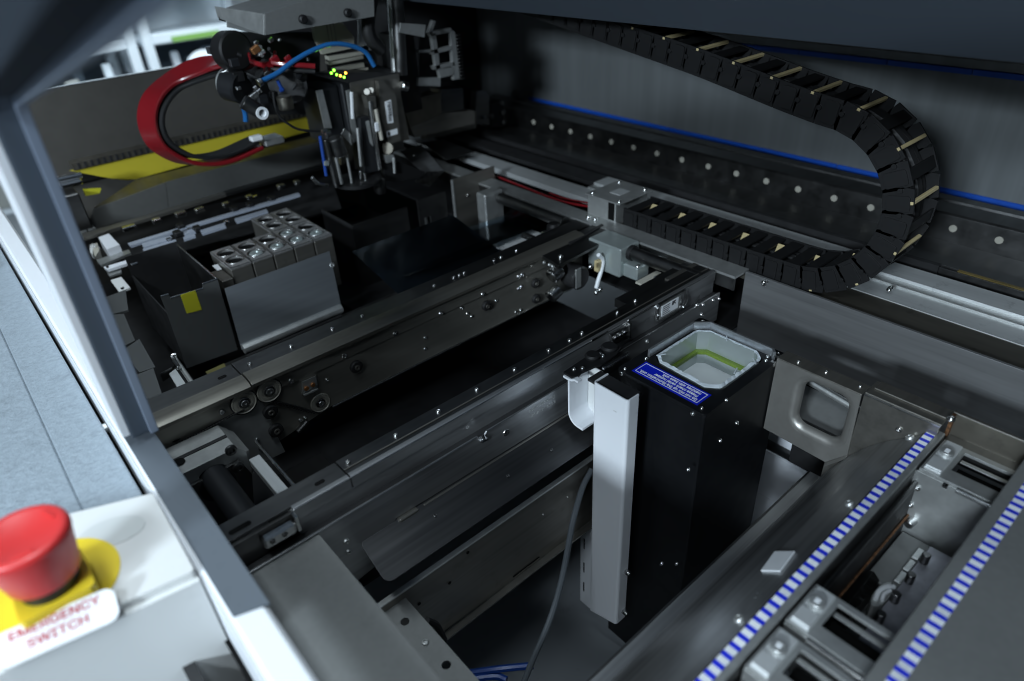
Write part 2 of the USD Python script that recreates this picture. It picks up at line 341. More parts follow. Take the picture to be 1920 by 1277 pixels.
# ------------------------------------------------------------------ rear gantry beam with the yellow plate
gy = Thing("rear_gantry_beam", "grey sheet covered gantry beam with a long yellow plate on its face", "gantry beam")
gy.part("yellow_plate", hull_pts([(0.2411, 2.0000, 0.1085), (0.9008, 2.0000, 0.1057), (0.9708, 2.0000, 0.0959), (0.9270, 2.0000, 0.0632), (0.3807, 2.0000, 0.0485), (0.3263, 2.0000, 0.0647)] + [(.242, 2.004, .108), (.93, 2.004, .10), (.36, 2.004, .05)]), "yellow_paint")
gy.part("toothed_rack", box(.25, .95, 1.995, 2.03, .107, .125), "bronze_steel")
for k in range(46): gy.part("rack_tooth", box(.262 + k * .0150, .268 + k * .0150, 1.9935, 1.9955, .109, .123), "black_sheet")
gy.part("sheet_cover", slab([(0.2112, 1.9000, -0.0134), (0.4121, 1.9000, -0.0182), (0.4259, 1.9000, 0.0511), (0.2469, 1.9000, 0.0319)], .004), "dull_cover")
gy.part("sheet_cover", slab([(0.4138, 1.9000, -0.0172), (0.9259, 1.9000, -0.0288), (0.9432, 1.9000, 0.0534), (0.4276, 1.9000, 0.0521)], .004), "dull_cover")
gy.part("upper_slope", slab([(0.2478, 1.9000, 0.0344), (0.9435, 1.9000, 0.0549), (0.9922, 1.9900, 0.0472), (0.3779, 1.9900, 0.0487)], .003), "bronze_steel")
gy.part("bracket", box(.17, .225, 1.86, 1.95, -.05, .09, .003), "dark_steel")
gy.part("clamp", cat(box(.195, .245, 1.88, 1.93, .1, .113, .004), cyl((.2, 1.9, .118), (.25, 1.9, .118), .008)), "chrome")
gy.part("yellow_spot", slab([(0.2409, 1.9000, 0.0858), (0.2786, 1.9000, 0.0766), (0.2713, 1.9000, 0.0663), (0.2405, 1.9000, 0.0683)], .008), "yellow_sticker")
gy.screw((0.2052, 1.8800, 0.0390), -Y, .008)
gy.screw((0.1930, 1.8800, 0.0725), -Y, .008, "black_rubber"); gy.done()

# ------------------------------------------------------------------ red cable loop
cb = Thing("red_cable_loop", "flat red cable bundle curled back over the yellow beam", "cable")
path = [(0.6974, 1.4700, 0.3393), (0.6395, 1.5000, 0.3498), (0.6017, 1.5800, 0.3494), (0.5399, 1.6700, 0.3473), (0.4796, 1.7200, 0.3267), (0.4205, 1.7200, 0.2950), (0.3915, 1.7200, 0.2484), (0.3925, 1.7200, 0.1941), (0.4252, 1.7200, 0.1525), (0.4685, 1.7200, 0.1299), (0.5317, 1.7200, 0.1218), (0.6251, 1.7200, 0.1365)]
cb.part("red_jacket", tube(path, 0, flat=(.055, .010, (.5, -1, 0.0))), "red_cable")
pin = [(p[0] * .985 + .009, p[1] + .0, p[2] * .93 + .017) for p in path]
cb.part("inner_cable", tube([(0.6976, 1.4750, 0.3288), (0.6390, 1.5050, 0.3385), (0.5966, 1.5750, 0.3386), (0.5405, 1.6650, 0.3353), (0.4887, 1.7150, 0.3154), (0.4328, 1.7150, 0.2841), (0.4066, 1.7150, 0.2425), (0.4086, 1.7150, 0.1974), (0.4367, 1.7150, 0.1633), (0.4739, 1.7150, 0.1452), (0.5347, 1.7150, 0.1393), (0.6174, 1.7150, 0.1527)], 0, flat=(.05, .009, (.5, -1, 0))), "black_rubber")
cb.part("end_clamp", obox((0.6555, 1.7100, 0.1448), X, Y, Z, .05, .05, .016, .002), "zinc")
cb.part("end_tag", obox((0.6084, 1.6800, 0.1653), X, Y, Z, .028, .02, .012, .002), "label_white")
cb.done()
rc = Thing("red_wire", "thin red wire lying in the dark recess beside the chain bracket", "wire")
rc.part("wire", tube([(1.1362, 1.4132, -0.0100), (1.1286, 1.2849, -0.0100), (1.1242, 1.2094, -0.0100), (1.1268, 1.1357, -0.0100), (1.1367, 1.0590, -0.0050)], .0028, 8), "red_cable")
rc.part("wire", tube([(1.1616, 1.2292, -0.0200), (1.1625, 1.1716, -0.0200), (1.1616, 1.0859, -0.0100)], .0018, 8), "red_cable"); rc.done()
# ------------------------------------------------------------------ the cable chain
ch = Thing("cable_chain", "black plastic energy chain with tan crossbars looping back above itself", "cable chain")
CX0, CX1, HH = 1.100, 1.200, .0235
def chain_curve():
    p = [(.93, .0145)]; y = .93
    while y > .53: y -= .01; p.append((y, .0145))
    for a in np.linspace(-90, -270, 60): p.append((.521 + .1485 * math.cos(math.radians(a)), .163 + .1485 * math.sin(math.radians(a))))
    up = smooth_path([(.521, .3115, 0), (.60, .325, 0), (.70, .345, 0), (.78, .360, 0), (.97, .390, 0), (1.30, .443, 0), (1.75, .52, 0)], 14)[1:, :2]
    return np.vstack([p, up])
cc = chain_curve(); sl = np.r_[0, np.cumsum(np.linalg.norm(np.diff(cc, axis=0), axis=1))]
PITCH = .0385; NL = int(sl[-1] / PITCH) - 1
def on_curve(s): return np.array([np.interp(s, sl, cc[:, 0]), np.interp(s, sl, cc[:, 1])])
for k in range(NL):
    a, b = on_curve(k * PITCH), on_curve((k + 1) * PITCH); t = (b - a) / np.linalg.norm(b - a); nrm = np.array([-t[1], t[0]])   # nrm points to the outside of the loop
    c = (a + b) / 2; ey = np.array([0, t[0], t[1]]); ez = np.array([0, nrm[0], nrm[1]]) * -1
    # local: u along the chain, w across its height (+w to the inside of the loop)
    def P(u, w): return np.array([0, c[0] + t[0] * u - nrm[0] * w, c[1] + t[1] * u - nrm[1] * w])
    side = sg.Polygon([(-PITCH * .42, -HH), (PITCH * .58, -HH), (PITCH * .64, -HH * .3), (PITCH * .60, HH * .7), (PITCH * .50, HH), (-PITCH * .46, HH), (-PITCH * .49, 0)])
    step = rrect(-PITCH * .34, -HH * .80, PITCH * .30, HH * .72, .004, 2)
    ms = []
    for x, sg_ in ((CX0, 1), (CX1, -1)):
        for poly, d0, d1 in ((side, 0.0025, .006), (step, 0., .0026)):
            m = trimesh.creation.extrude_polygon(poly, d1 - d0, engine="earcut"); v = m.vertices
            w = np.stack([x + sg_ * (v[:, 2] + d0), c[0] + t[0] * v[:, 0] - nrm[0] * v[:, 1], c[1] + t[1] * v[:, 0] - nrm[1] * v[:, 1]], 1)
            m.vertices = w; m.fix_normals(); ms.append(m)
        q = P(PITCH * .5, -HH * .15); q[0] = x - sg_ * .0006; q2 = q.copy(); q2[0] = x + sg_ * .003; ms.append(cyl(q, q2, .0042, 10))
    # lid across the inside of the loop, thin web outside
    q = P(0, HH * .86); q[0] = (CX0 + CX1) / 2; ms.append(obox(q, X, ey, ez, CX1 - CX0 - .01, PITCH * (.62 if k < 14 else .8), .004))
    li = ch.part("link", cat(*ms), "black_plastic", smooth=25)
    q = P(0, -HH * .86); q[0] = (CX0 + CX1) / 2
    if k % 2: ch.part("crossbar", obox(q, X, ey, ez, CX1 - CX0 - .004, .0062, .0062, .001), "tan_plastic", li)
    else: ch.part("crossbar", obox(q, X, ey, ez, CX1 - CX0 - .01, PITCH * .5, .003), "black_plastic", li)
    if k < 14 and k % 2 == 0:   # tan web seen through the lids of the lower run
        q = P(PITCH * .5, HH * .55); q[0] = (CX0 + CX1) / 2 - .004
        ch.part("separator", hull_pts([q + np.array((-.020, -.004, -.012)), q + np.array((.020, -.004, -.012)), q + np.array((.020, .010, -.012)), q + np.array((.020, -.006, .009)), q + np.array((.020, .008, .009))]), "tan_plastic", li)
for r_, x_ in ((.011, 1.120), (.009, 1.142), (.012, 1.163), (.008, 1.183)):
    ch.part("inner_hose", tube([(x_, p[0], p[1]) for p in cc[::5]], r_ * .9, 8, 0), "black_rubber")
ch.done()
cbk = Thing("chain_end_bracket", "grey metal box clamping the near end of the cable chain", "bracket")
cbk.part("box", box(1.094, 1.205, .945, 1.03, -.010, .046, .0015), "zinc")
cbk.part("top_plate", box(1.090, 1.205, .93, 1.034, .0462, .0492, .0008), "zinc")
cbk.part("plate", box(1.130, 1.165, .965, .995, .0493, .0502), "aluminium")
for p in ((1.10, .94, .0494), (1.10, 1.02, .0494), (1.193, .945, .0494), (1.193, 1.022, .0494)): cbk.screw(p, Z, .005)
for p in ((1.0749, 1.0092, 0.0010), (1.0764, 0.9891, 0.0010)): cbk.screw(p, Z, .006)
cbk.part("mouth", box(1.0935, 1.0942, .948, .966, .004, .044), "black_void")
cbk.done()

# ------------------------------------------------------------------ conveyor: front rail
FR = Thing("front_conveyor_rail", "long steel conveyor rail nearest the black camera tower", "conveyor rail")
FR.part("top_plate", box(.2465, 1.05, .657, .690, -.006, -.001), "dark_steel")
FR.part("end_plate", box(.02, .2445, .657, .690, -.006, -.002), "dark_steel")
FR.part("guide_lip", extr([(.648, -.020), (.648, -.0015), (.6505, .0005), (.6565, .0005), (.6565, -.020)], "x", .2465, 1.05), "brushed_steel_x")
FR.part("guide_lip", extr([(.648, -.020), (.648, -.0025), (.6505, -.0005), (.6565, -.0005), (.6565, -.020)], "x", .165, .2445), "brushed_steel_x")
FR.part("guide_ridge", box(.2465, 1.05, .6645, .6665, -.0008, .0012, .0005), "warm_steel")
FR.part("face_plate", box(.165, 1.05, .650, .656, -.06, -.0202), "brushed_steel_x")
lower = sg.Polygon([(.0, -.110), (.0, -.0425), (.443, -.0425), (.447, -.047), (.457, -.047), (.461, -.0425), (1.052, -.0425), (1.052, -.105), (.9, -.106), (.29, -.099), (.26, -.16), (.20, -.17), (.1, -.17)])
lower = lower.difference(circ(.497, -.0665, .0042))
FR.part("lower_plate", extr(lower, "y", .634, .637), "brushed_steel_x")
FR.part("end_backing", box(.0, .164, .6515, .6565, -.0595, -.0075), "dark_steel")
FR.part("ledge", box(.0, 1.052, .6372, .65, -.06, -.047), "black_sheet")
FR.part("hole_rim", lathe([(.0042, .0002), (.0062, .0002), (.0056, .0012), (.0045, .0012)], (.497, .634, -.0665), -Y, 18), "bright_steel")
FR.part("backing", box(.488, .507, .638, .6395, -.075, -.06), "bright_steel")
FR.part("catch", cat(box(.4455, .4585, .629, .640, -.056, -.049, .002), cyl((.452, .629, -.050), (.452, .633, -.044), .003)), "chrome")
for s, z in (("22537993-01", -.0555), ("020712-0116", -.0665)): FR.part("engraved_number", text(s, .0052, (.545, .6338, z), X, Z, .0003, width=.058), "zinc", smooth=False)
for q in ((0.3346, 0.6772, 0.0000), (0.4092, 0.6783, 0.0000), (0.4824, 0.6798, 0.0000), (0.5583, 0.6789, 0.0000), (0.6338, 0.6799, 0.0000), (0.6793, 0.6771, 0.0000), (0.7091, 0.6776, 0.0000), (0.8006, 0.6797, 0.0000), (0.8546, 0.6840, 0.0000), (0.2573, 0.6757, 0.0000)): FR.screw((q[0], q[1], -.001), Z, .0042)
FR.part("slot", extr(rrect(.205, .6665, .219, .673, .003), "z", -.0019, -.0014), "black_void")
FR.part("slot", extr(rrect(.09, .664, .118, .672, .0035), "z", -.0019, -.0014), "black_void")
for p in ((0.2137, 0.6340, -0.0854), (0.2129, 0.6340, -0.1049), (0.8315, 0.6340, -0.0543)): FR.screw(p, -Y, .0042, "zinc")
cl = FR.part("latch", cat(box(.118, .160, .638, .650, -.030, -.012, .003), box(.161, .166, .640, .652, -.032, -.006, .001)), "bright_steel")
for dx in (.128, .144): FR.part("latch_bolt", cyl((dx, .6395, -.020), (dx, .636, -.020), .0035, 12, .0008), "dark_steel", cl)
cl = FR.part("latch", cat(hull_pts([(.742, .640, -.004), (.786, .640, -.004), (.786, .640, -.030), (.748, .640, -.026), (.742, .647, -.004), (.786, .647, -.004), (.786, .647, -.03), (.748, .647, -.026)]), box(.787, .791, .638, .648, -.03, .0)), "bright_steel")
for dx in (.752, .764, .776): FR.part("latch_bolt", cyl((dx, .640, -.013), (dx, .6365, -.013), .004, 12, .0008), "chrome", cl)
FR.part("strap", box(.70, .7415, .6465, .6485, -.001, .003, .0006), "bright_steel"); FR.part("strap", box(.792, .862, .6465, .6485, -.001, .003, .0006), "bright_steel")
FR.part("worn_edge", cyl((.166, .6482, -.0008), (1.05, .6482, -.0008), .0009, 8), "bright_steel"); FR.part("worn_edge", cyl((.0, .6342, -.0424), (.443, .6342, -.0424), .0009, 8), "bright_steel"); FR.part("worn_edge", cyl((.461, .6342, -.0424), (1.05, .6342, -.0424), .0009, 8), "bright_steel")
rm = FR.part("sensor_recess", extr(rrect(.868, -.038, .958, .0, .009).difference(rrect(.873, -.033, .952, -.004, .006)), "y", .643, .6478), "bright_steel")
FR.part("sensor_body", box(.876, .936, .6432, .6475, -.033, -.004, .001), "zinc", rm)
lb = FR.part("sensor_label", extr(rrect(.880, -.028, .928, -.006, .001), "y", .6424, .6431), "label_white", rm)
for z, w in ((-.009, .02), (-.013, .018), (-.017, .02), (-.021, .017), (-.025, .022)): FR.part("print_line", box(.883, .883 + w, .6421, .6424, z - .0006, z + .0006), "label_ink", rm)
FR.part("code_square", cat(*[box(.909 + .0028 * i, .9115 + .0028 * i, .6421, .6424, -.0155 + .0028 * j, -.0132 + .0028 * j) for i in range(4) for j in range(3) if (i * 3 + j * 2) % 5 != 1]), "label_ink", rm)
for p in ((.870, .6425, -.020), (.945, .6425, -.034)): FR.screw(p, -Y, .003)
for q in ((0.9754, 0.6340, -0.0392), (0.9968, 0.6340, -0.0470), (1.0303, 0.6340, -0.0513), (1.0506, 0.6340, -0.0560), (0.9954, 0.6340, -0.0689)): FR.screw(q, -Y, .0038)
FR.part("end_catch", hull_pts([(0.9584, 0.6300, -0.0282), (0.9779, 0.6300, -0.0271), (0.9759, 0.6300, -0.0148), (0.9641, 0.6340, -0.0299), (0.9930, 0.6400, -0.0349)]), "bright_steel")
FR.done()

# ------------------------------------------------------------------ conveyor: rear rail
RR = Thing("rear_conveyor_rail", "steel conveyor rail with belt pulleys and black rollers on its face", "conveyor rail")
RR.part("top_plate", box(.238, 1.06, .985, 1.03, -.008, -.003), "dark_steel")
RR.part("end_plate", box(.0, .236, .985, 1.03, -.009, -.004), "dark_steel")
ridge = [(.944, -.008), (.944, -.002), (.950, .002), (.962, .004), (.978, .004), (.984, .000), (.984, -.008)]
RR.part("guide_ridge", extr(ridge, "x", .2375, 1.0), "ridge_steel")
RR.part("guide_ridge", extr([(a, b - .002) for a, b in ridge], "x", .0, .2355), "ridge_steel")
upper = sg.Polygon([(.2475, -.036), (.2475, -.0085), (1.0, -.0085), (1.0, -.036)])
face = sg.Polygon([(.2485, -.05), (.2485, -.0365), (1.0, -.0365), (1.0, -.12), (.62, -.118), (.36, -.118), (.258, -.136)])
RR.part("upper_face", extr(upper, "y", .952, .957), "satin_rail")
RR.part("face_plate", extr(face, "y", .955, .960), "satin_rail")
RR.part("end_face", extr([(.0, -.06), (.0, -.011), (.2465, -.011), (.2465, -.038), (.16, -.045), (.02, -.06)], "y", .953, .958), "satin_rail")
RR.part("end_web", extr([(.145, -.16), (.155, -.046), (.2475, -.0385), (.2565, -.137), (.26, -.165)], "y", .957, .961), "zinc")
RR.part("lower_edge", box(.36, 1.0, .953, .9548, -.1215, -.1185, .0004), "bright_steel")
def pulley(p, r):
    c = np.array((p[0], .9508 if p[2] > -.05 else .9548, p[2])); a = -Y
    b = RR.part("pulley", lathe([(r * .55, -.004), (r, -.003), (r, .001), (r * .93, .0022), (r * .86, .0010), (r * .74, .0016), (r * .62, .0016), (r * .58, .0004), (r * .40, .0004)], c, a, 36), "pulley_steel", smooth=20)
    RR.part("bearing", lathe([(r * .46, .0002), (r * .46, .0022), (r * .40, .0030), (r * .38, .0012)], c, a, 24), "dark_steel", b, smooth=20)
    RR.part("hub", lathe([(r * .31, .0005), (r * .31, .0048), (r * .27, .0056), (r * .1, .0056), (r * .08, .003)], c, a, 20), "bright_steel", b, smooth=20)
pulley((.2195, .955, -.0305), .0205); pulley((.2620, .955, -.0300), .0205); pulley((.341, .955, -.1005), .0185)
# pulley pockets
RR.part("pocket", lathe([(.0225, .0), (.0225, .0016), (.02, .0016)], (.2195, .9522, -.0305), -Y, 30), "black_sheet")
RR.part("pocket", lathe([(.0225, .0), (.0225, .0016), (.02, .0016)], (.2620, .9522, -.0300), -Y, 30), "black_sheet")
def roller(p, r=.0125):
    c = (p[0], .955, p[2])
    b = RR.part("roller", lathe([(r * .8, .0), (r, .001), (r, .006), (r * .85, .0075), (r * .5, .0075)], c, -Y, 24), "black_rubber")
    RR.part("roller_bolt", lathe([(r * .42, .006), (r * .42, .0095), (r * .2, .0095), (r * .18, .007)], c, -Y, 14), "warm_steel", b)
for q, r in (((0.2543, 0.9550, -0.0693), .0125), ((0.2544, 0.9550, -0.1097), .0125), ((0.4189, 0.9550, -0.0607), .0118), ((0.7188, 0.9550, -0.0607), .0105), ((0.8534, 0.9550, -0.0620), .0105), ((0.8534, 0.9550, -0.0995), .0105)): roller(q, r)
bl = tube([(0.2642, 0.9535, -0.0538), (0.2902, 0.9535, -0.0761), (0.3185, 0.9535, -0.1036), (0.3352, 0.9535, -0.1203)], 0, flat=(.006, .0022, (0, 1, 0)))
RR.part("drive_belt", bl, "black_rubber")
for i, q in enumerate(np.linspace((0.2651, 0.9515, -0.0577), (0.3238, 0.9515, -0.1114), 16)): RR.part("belt_tooth", obox(q, X, Y, Z, .0022, .004, .0028), "black_rubber")
ct = [(0.0975, 0.9520, -0.0491), (0.1316, 0.9520, -0.0486), (0.1656, 0.9520, -0.0463), (0.2011, 0.9520, -0.0429), (0.2151, 0.9520, -0.0433)]
tb = RR.part("toothed_belt", tube(ct, 0, flat=(.006, .0020, (0, 1, 0))), "black_rubber")
pth = smooth_path(ct, 8)
for q in pth[::1]: RR.part("belt_tooth", obox(q + np.array((0, -.003, .0012)), X, Y, Z, .0024, .003, .0018), "dark_steel")
sb = RR.part("stop_block", cat(hull_pts([(0.3183, 0.9550, -0.0435), (0.3471, 0.9550, -0.0439), (0.3439, 0.9550, -0.0672), (0.3135, 0.9550, -0.0681), (0.3183, 0.9470, -0.0393), (0.3420, 0.9470, -0.0394), (0.3399, 0.9470, -0.0574), (0.3133, 0.9470, -0.0602)]), obox((0.3268, 0.9500, -0.0645), X, Y, Z, .026, .012, .003)), "zinc")
for q in ((0.3207, 0.9470, -0.0540), (0.3330, 0.9470, -0.0526)): RR.part("stop_bolt", cyl(np.array(q), np.array(q) + (0, -.003, 0), .0042, 14, .0006), "copper", sb)
for q in ((0.3009, 0.9530, -0.0312), (0.4017, 0.9530, -0.0296), (0.6094, 0.9530, -0.0320), (0.5060, 0.9530, -0.0308), (0.1842, 0.9530, -0.0306), (0.7130, 0.9530, -0.0319), (0.8171, 0.9530, -0.0285), (0.8082, 0.9530, -0.0288)): RR.screw(q, -Y, .0052)
for q in ((0.5693, 0.9550, -0.0700), (0.5658, 0.9550, -0.0940), (0.6598, 0.9550, -0.0422), (0.6724, 0.9550, -0.0609), (0.6821, 0.9550, -0.0712), (0.7975, 0.9550, -0.1104), (0.8111, 0.9550, -0.1109), (0.8082, 0.9550, -0.0582), (0.8158, 0.9550, -0.0562), (0.7531, 0.9550, -0.0194), (0.3625, 0.9550, -0.0620), (0.3145, 0.9550, -0.0349), (0.2216, 0.9550, -0.1121), (0.2218, 0.9550, -0.1323), (0.2991, 0.9550, -0.1159), (0.3086, 0.9550, -0.1143), (0.7468, 0.9550, -0.0623)): RR.screw(q, -Y, .0036)
RR.part("peg", obox((0.2984, 0.9500, -0.1257), (.86, 0, .5), Y, (-.5, 0, .86), .026, .01, .008, .002), "dark_steel")
for q in ((0.3337, 0.9690, 0.0000), (0.4132, 0.9662, 0.0000), (0.2595, 0.9695, 0.0000), (0.4738, 0.9649, 0.0000), (0.6354, 0.9725, 0.0000), (0.7097, 0.9738, 0.0000), (0.7880, 0.9759, 0.0000), (0.8068, 0.9593, 0.0000), (0.8502, 0.9748, 0.0000), (0.6977, 0.9637, 0.0000), (0.7104, 0.9763, 0.0000), (0.6840, 0.9750, 0.0000)): RR.screw((q[0], 1.005, -.003), Z, .004)
RR.part("slot", extr(rrect(.205, 1.0, .219, 1.007, .003), "z", -.0039, -.0034), "black_void")
RR.done()

# ------------------------------------------------------------------ end frame between the rails
ef = Thing("conveyor_end_frame", "dark end frame joining both conveyor rails beside the cable chain", "conveyor frame")
ef.part("cross_plate", slab([(0.8705, 0.9576, -0.0040), (1.0834, 0.9806, -0.0040), (1.0589, 0.9030, -0.0040), (0.8615, 0.8880, -0.0040)], .006), "dark_steel")
ef.part("cross_plate", slab([(0.9487, 0.9491, 0.0000), (1.0700, 0.9635, 0.0000), (1.0666, 0.9540, 0.0000), (0.9442, 0.9382, 0.0000)], .002), "black_sheet")
ef.part("corner_plate", box(.84, 1.05, .692, .72, -.02, -.004), "dark_steel")
for q in ((0.8888, 0.9111, 0.0000), (1.0043, 0.9126, 0.0000), (1.0283, 0.8945, 0.0000)): ef.screw(q, Z, .006)
for q in ((0.8768, 0.9617, -0.0200), (0.8760, 0.9477, -0.0200), (0.8768, 0.9324, -0.0200), (0.8762, 0.9222, -0.0200)): ef.screw(q, -Y, .004, "zinc")
ef.part("rail", box(.96, 1.05, .69, .7, -.006, .0), "warm_steel")
ef.done()
sh = Thing("width_shaft", "dark polished shaft running into a pale bearing block between the rails", "shaft", "width adjusting shafts")
sh.part("shaft", cyl((1.022, .66, -.012), (1.022, .835, -.012), .0135, 20), "dark_steel")
sh.part("bearing_block", cat(box(.99, 1.052, .838, .93, -.062, .004, .003), box(1.0, 1.04, .80, .838, -.06, -.03, .003)), "frosted")
sh.part("seal", cyl((1.022, .828, -.012), (1.022, .838, -.012), .0165, 20, .001), "black_rubber")
sh.part("foot", box(1.02, 1.05, .745, .775, -.075, -.045, .004), "bright_steel")
for q in ((1.0157, 0.8348, -0.0200), (1.0084, 0.8065, -0.0300), (1.0237, 0.8831, -0.0300)): sh.screw(q, -Y, .005)
sh.done()
sh = Thing("width_shaft", "dark shaft over pale blocks beyond the rear conveyor rail", "shaft", "width adjusting shafts")
sh.part("shaft", cyl((1.03, 1.04, -.006), (1.03, 1.27, -.006), .0135, 20), "dark_steel")
sh.part("shaft", cyl((.955, 1.0, -.03), (.955, 1.10, -.03), .008, 16), "dark_steel")
sh.part("bearing_block", box(.985, 1.045, 1.275, 1.31, -.10, .012, .003), "zinc")
sh.done()
fp = Thing("base_plate_white", "cream enamelled machine base glimpsed between the conveyor shafts", "base plate")
fp.part("plate", box(.985, 1.052, .69, .79, -.054, -.050), "beige_plastic"); fp.part("plate", box(.93, 1.05, 1.03, 1.22, -.074, -.070), "off_white"); fp.done()
knob = Thing("locking_knob", "black locking knob on a stem above the cream base plate", "knob")
kb = np.array((1.0041, 1.0509, -0.0200)); knob.part("stem", cyl(kb + (0, 0, -.09), kb, .009, 14), "black_rubber"); knob.part("head", lathe([(.013, -.004), (.016, 0), (.016, .012), (.012, .018)], kb, Z, 16), "black_plastic")
knob.part("clip", obox((0.9947, 1.0680, -0.0300), X, Y, Z, .014, .02, .01, .002), "bright_steel"); knob.done()
wt = Thing("warning_tag", "tiny yellow warning sticker at the far rail end", "sticker")
wt.part("sticker", hull_pts([(0.9289, 1.0211, -0.0300), (0.9506, 1.0303, -0.0300), (0.9385, 1.0107, -0.0300)] + [(.90, 1.025, -.031)]), "yellow_sticker"); wt.done()
mt = Thing("belt_motor", "round grey motor with white cable and metal couplings under the far rail", "motor")
mp = np.array((0.9390, 0.9000, -0.0430))
mt.part("body", cyl(mp + (-.01, .03, -.015), mp + (-.01, -.01, -.015), .026, 24, .003), "black_sheet")
mt.part("coupling", cyl(mp + (-.07, .02, -.0), mp + (-.045, .02, .01), .016, 18, .002), "bright_steel")
mt.part("coupling", cyl(mp + (-.075, .02, -.045), mp + (-.05, .02, -.035), .015, 18, .002), "bright_steel")
mt.part("plate", obox(mp + (-.02, -.01, -.01), X, Y, Z, .016, .004, .045, .001), "zinc")
mt.part("white_cable", tube([(0.9694, 0.8800, -0.0135), (0.9831, 0.8800, -0.0296), (0.9805, 0.8800, -0.0514), (0.9711, 0.8800, -0.0736), (0.9648, 0.8800, -0.0906)], .0045, 8), "label_white")
mt.part("connector", obox((0.9740, 0.8850, -0.0419), X, Y, Z, .014, .012, .026, .002), "tan_plastic")
for q in ((0.9347, 0.8700, -0.0247), (0.9968, 0.8700, -0.0200), (1.0069, 0.8700, -0.0578), (0.9658, 0.8700, -0.0912), (0.9541, 0.8700, -0.0930), (0.9981, 0.8700, -0.0105)): mt.screw(q, -Y, .006)
mt.done()
# ------------------------------------------------------------------ below the front rail
df = Thing("drip_flap", "long dark steel flap with rounded corners hinged under the front rail", "flap")
fl = rrect(.0, .0, .62, .070, .012, 4)
ang = math.atan2(.030, .062)
df.part("flap", place(extr(fl, "z", -.0012, .0), (.231, .637, -.103), X, (0, -math.cos(ang), -math.sin(ang))), "flap_steel")
df.part("hinge", box(.292, .325, .628, .640, -.108, -.101, .002), "warm_steel"); df.part("hinge_pin", box(.335, .85, .630, .634, -.1065, -.1035, .001), "warm_steel")
for q in ((.34, .612, -.1145), (.56, .60, -.120), (.47, .603, -.1185)): df.screw(q, (0, -.4, .9), .003, "dark_steel")
df.done()
lp = Thing("lower_side_plate", "deep steel side plate with a folded pale top edge below the drip flap", "plate")
lp.part("plate", extr(sg.Polygon([(.19, -.330), (.19, -.1905), (1.02, -.1905), (1.02, -.338), (.60, -.338), (.595, -.343), (.52, -.343), (.515, -.338), (.45, -.338)]), "y", .590, .593), "warm_steel")
lp.part("top_edge", box(.205, 1.02, .5885, .5985, -.1903, -.1870, .0010), "zinc")
lp.part("bottom_fold", box(.30, 1.02, .578, .5898, -.341, -.338), "warm_steel")
lp.part("slot", box(.455, .515, .5885, .5899, -.330, -.3285), "black_void")
for q in ((0.2787, 0.5895, -0.2342), (0.3339, 0.5895, -0.2366), (0.3725, 0.5895, -0.2003)): lp.part("hole", cyl(q, np.array(q) + (0, -.0008, 0), .0028, 12), "black_void")
for q in ((0.5270, 0.5895, -0.2347), (0.5843, 0.5895, -0.2349)): lp.screw(q, -Y, .002)
lp.done()
lb = Thing("perforated_flange", "dark grey flange with round holes beside the foreground cover plate", "flange")
fx = sg.box(.16, .30, .608, .26).difference(sg.Point(.2425, .560).buffer(.0055)).difference(sg.Point(.2425, .463).buffer(.0055)).difference(sg.Point(.252, .415).buffer(.0045))
fx = sg.box(.16, .26, .26, .608).difference(circ(.238, .558, .0062)).difference(circ(.242, .468, .0062)).difference(circ(.242, .425, .005))
lb.part("flange", extr(fx, "z", -.206, -.203), "grey_plate"); lb.part("web", box(.16, .162, .26, .608, -.4, -.2062), "dark_steel")
lb.part("tab", box(.196, .214, .60, .607, -.2028, -.172, .0035), "dark_steel")
lb.screw((.240, .512, -.203), Z, .005, "zinc"); lb.done()
single("foreground_cover_plate", extr(rrect(.071, .25, .182, .6335, .003, 3), "z", -.050, -.046), "grey_plate", "flat matt grey cover plate in the foreground beside the white sill", "cover plate")
single("gap_shade_strip", box(.183, .60, .6, .632, -.33, -.325), "black_void", "black strip standing in for the shade in the gap below the drip flap", "plate")  # black sheet painted in where the gap lies in shade
gc = Thing("grey_pit_cable", "thin grey cable hanging down into the pit beside the white bracket", "cable")
gc.part("cable", tube([(0.6394, 0.5850, -0.2045), (0.6108, 0.5800, -0.2252), (0.5697, 0.5600, -0.2500), (0.5494, 0.5500, -0.2777), (0.5277, 0.5400, -0.3175), (0.5062, 0.5300, -0.3440), (0.4810, 0.5200, -0.3695), (0.4513, 0.5100, -0.3911), (0.4148, 0.5000, -0.4145), (0.3785, 0.4900, -0.4440)], .0052, 10), "grey_cable"); gc.done()
bt = Thing("blue_tube_bundle", "short dark blue air tubes lying at the bottom of the pit", "tubes")
for i in range(2): bt.part("tube", tube([(0.3341, 0.5707, -0.4500) , (0.3744, 0.5351, -0.4400), (0.4167, 0.5033, -0.4400)] if i == 0 else [(0.3349, 0.5574, -0.4500), (0.3630, 0.5363, -0.4500), (0.3717, 0.5195, -0.4500)], .006, 8), "blue_clip")
bt.done()
bt = Thing("black_corner_hose", "small dark curved hose in the corner below the side plate", "hose")
bt.part("hose", tube([(0.2664, 0.5500, -0.2197), (0.2796, 0.5500, -0.2439), (0.2854, 0.5500, -0.2724), (0.2881, 0.5500, -0.2883)], .005, 8), "black_rubber"); bt.done()

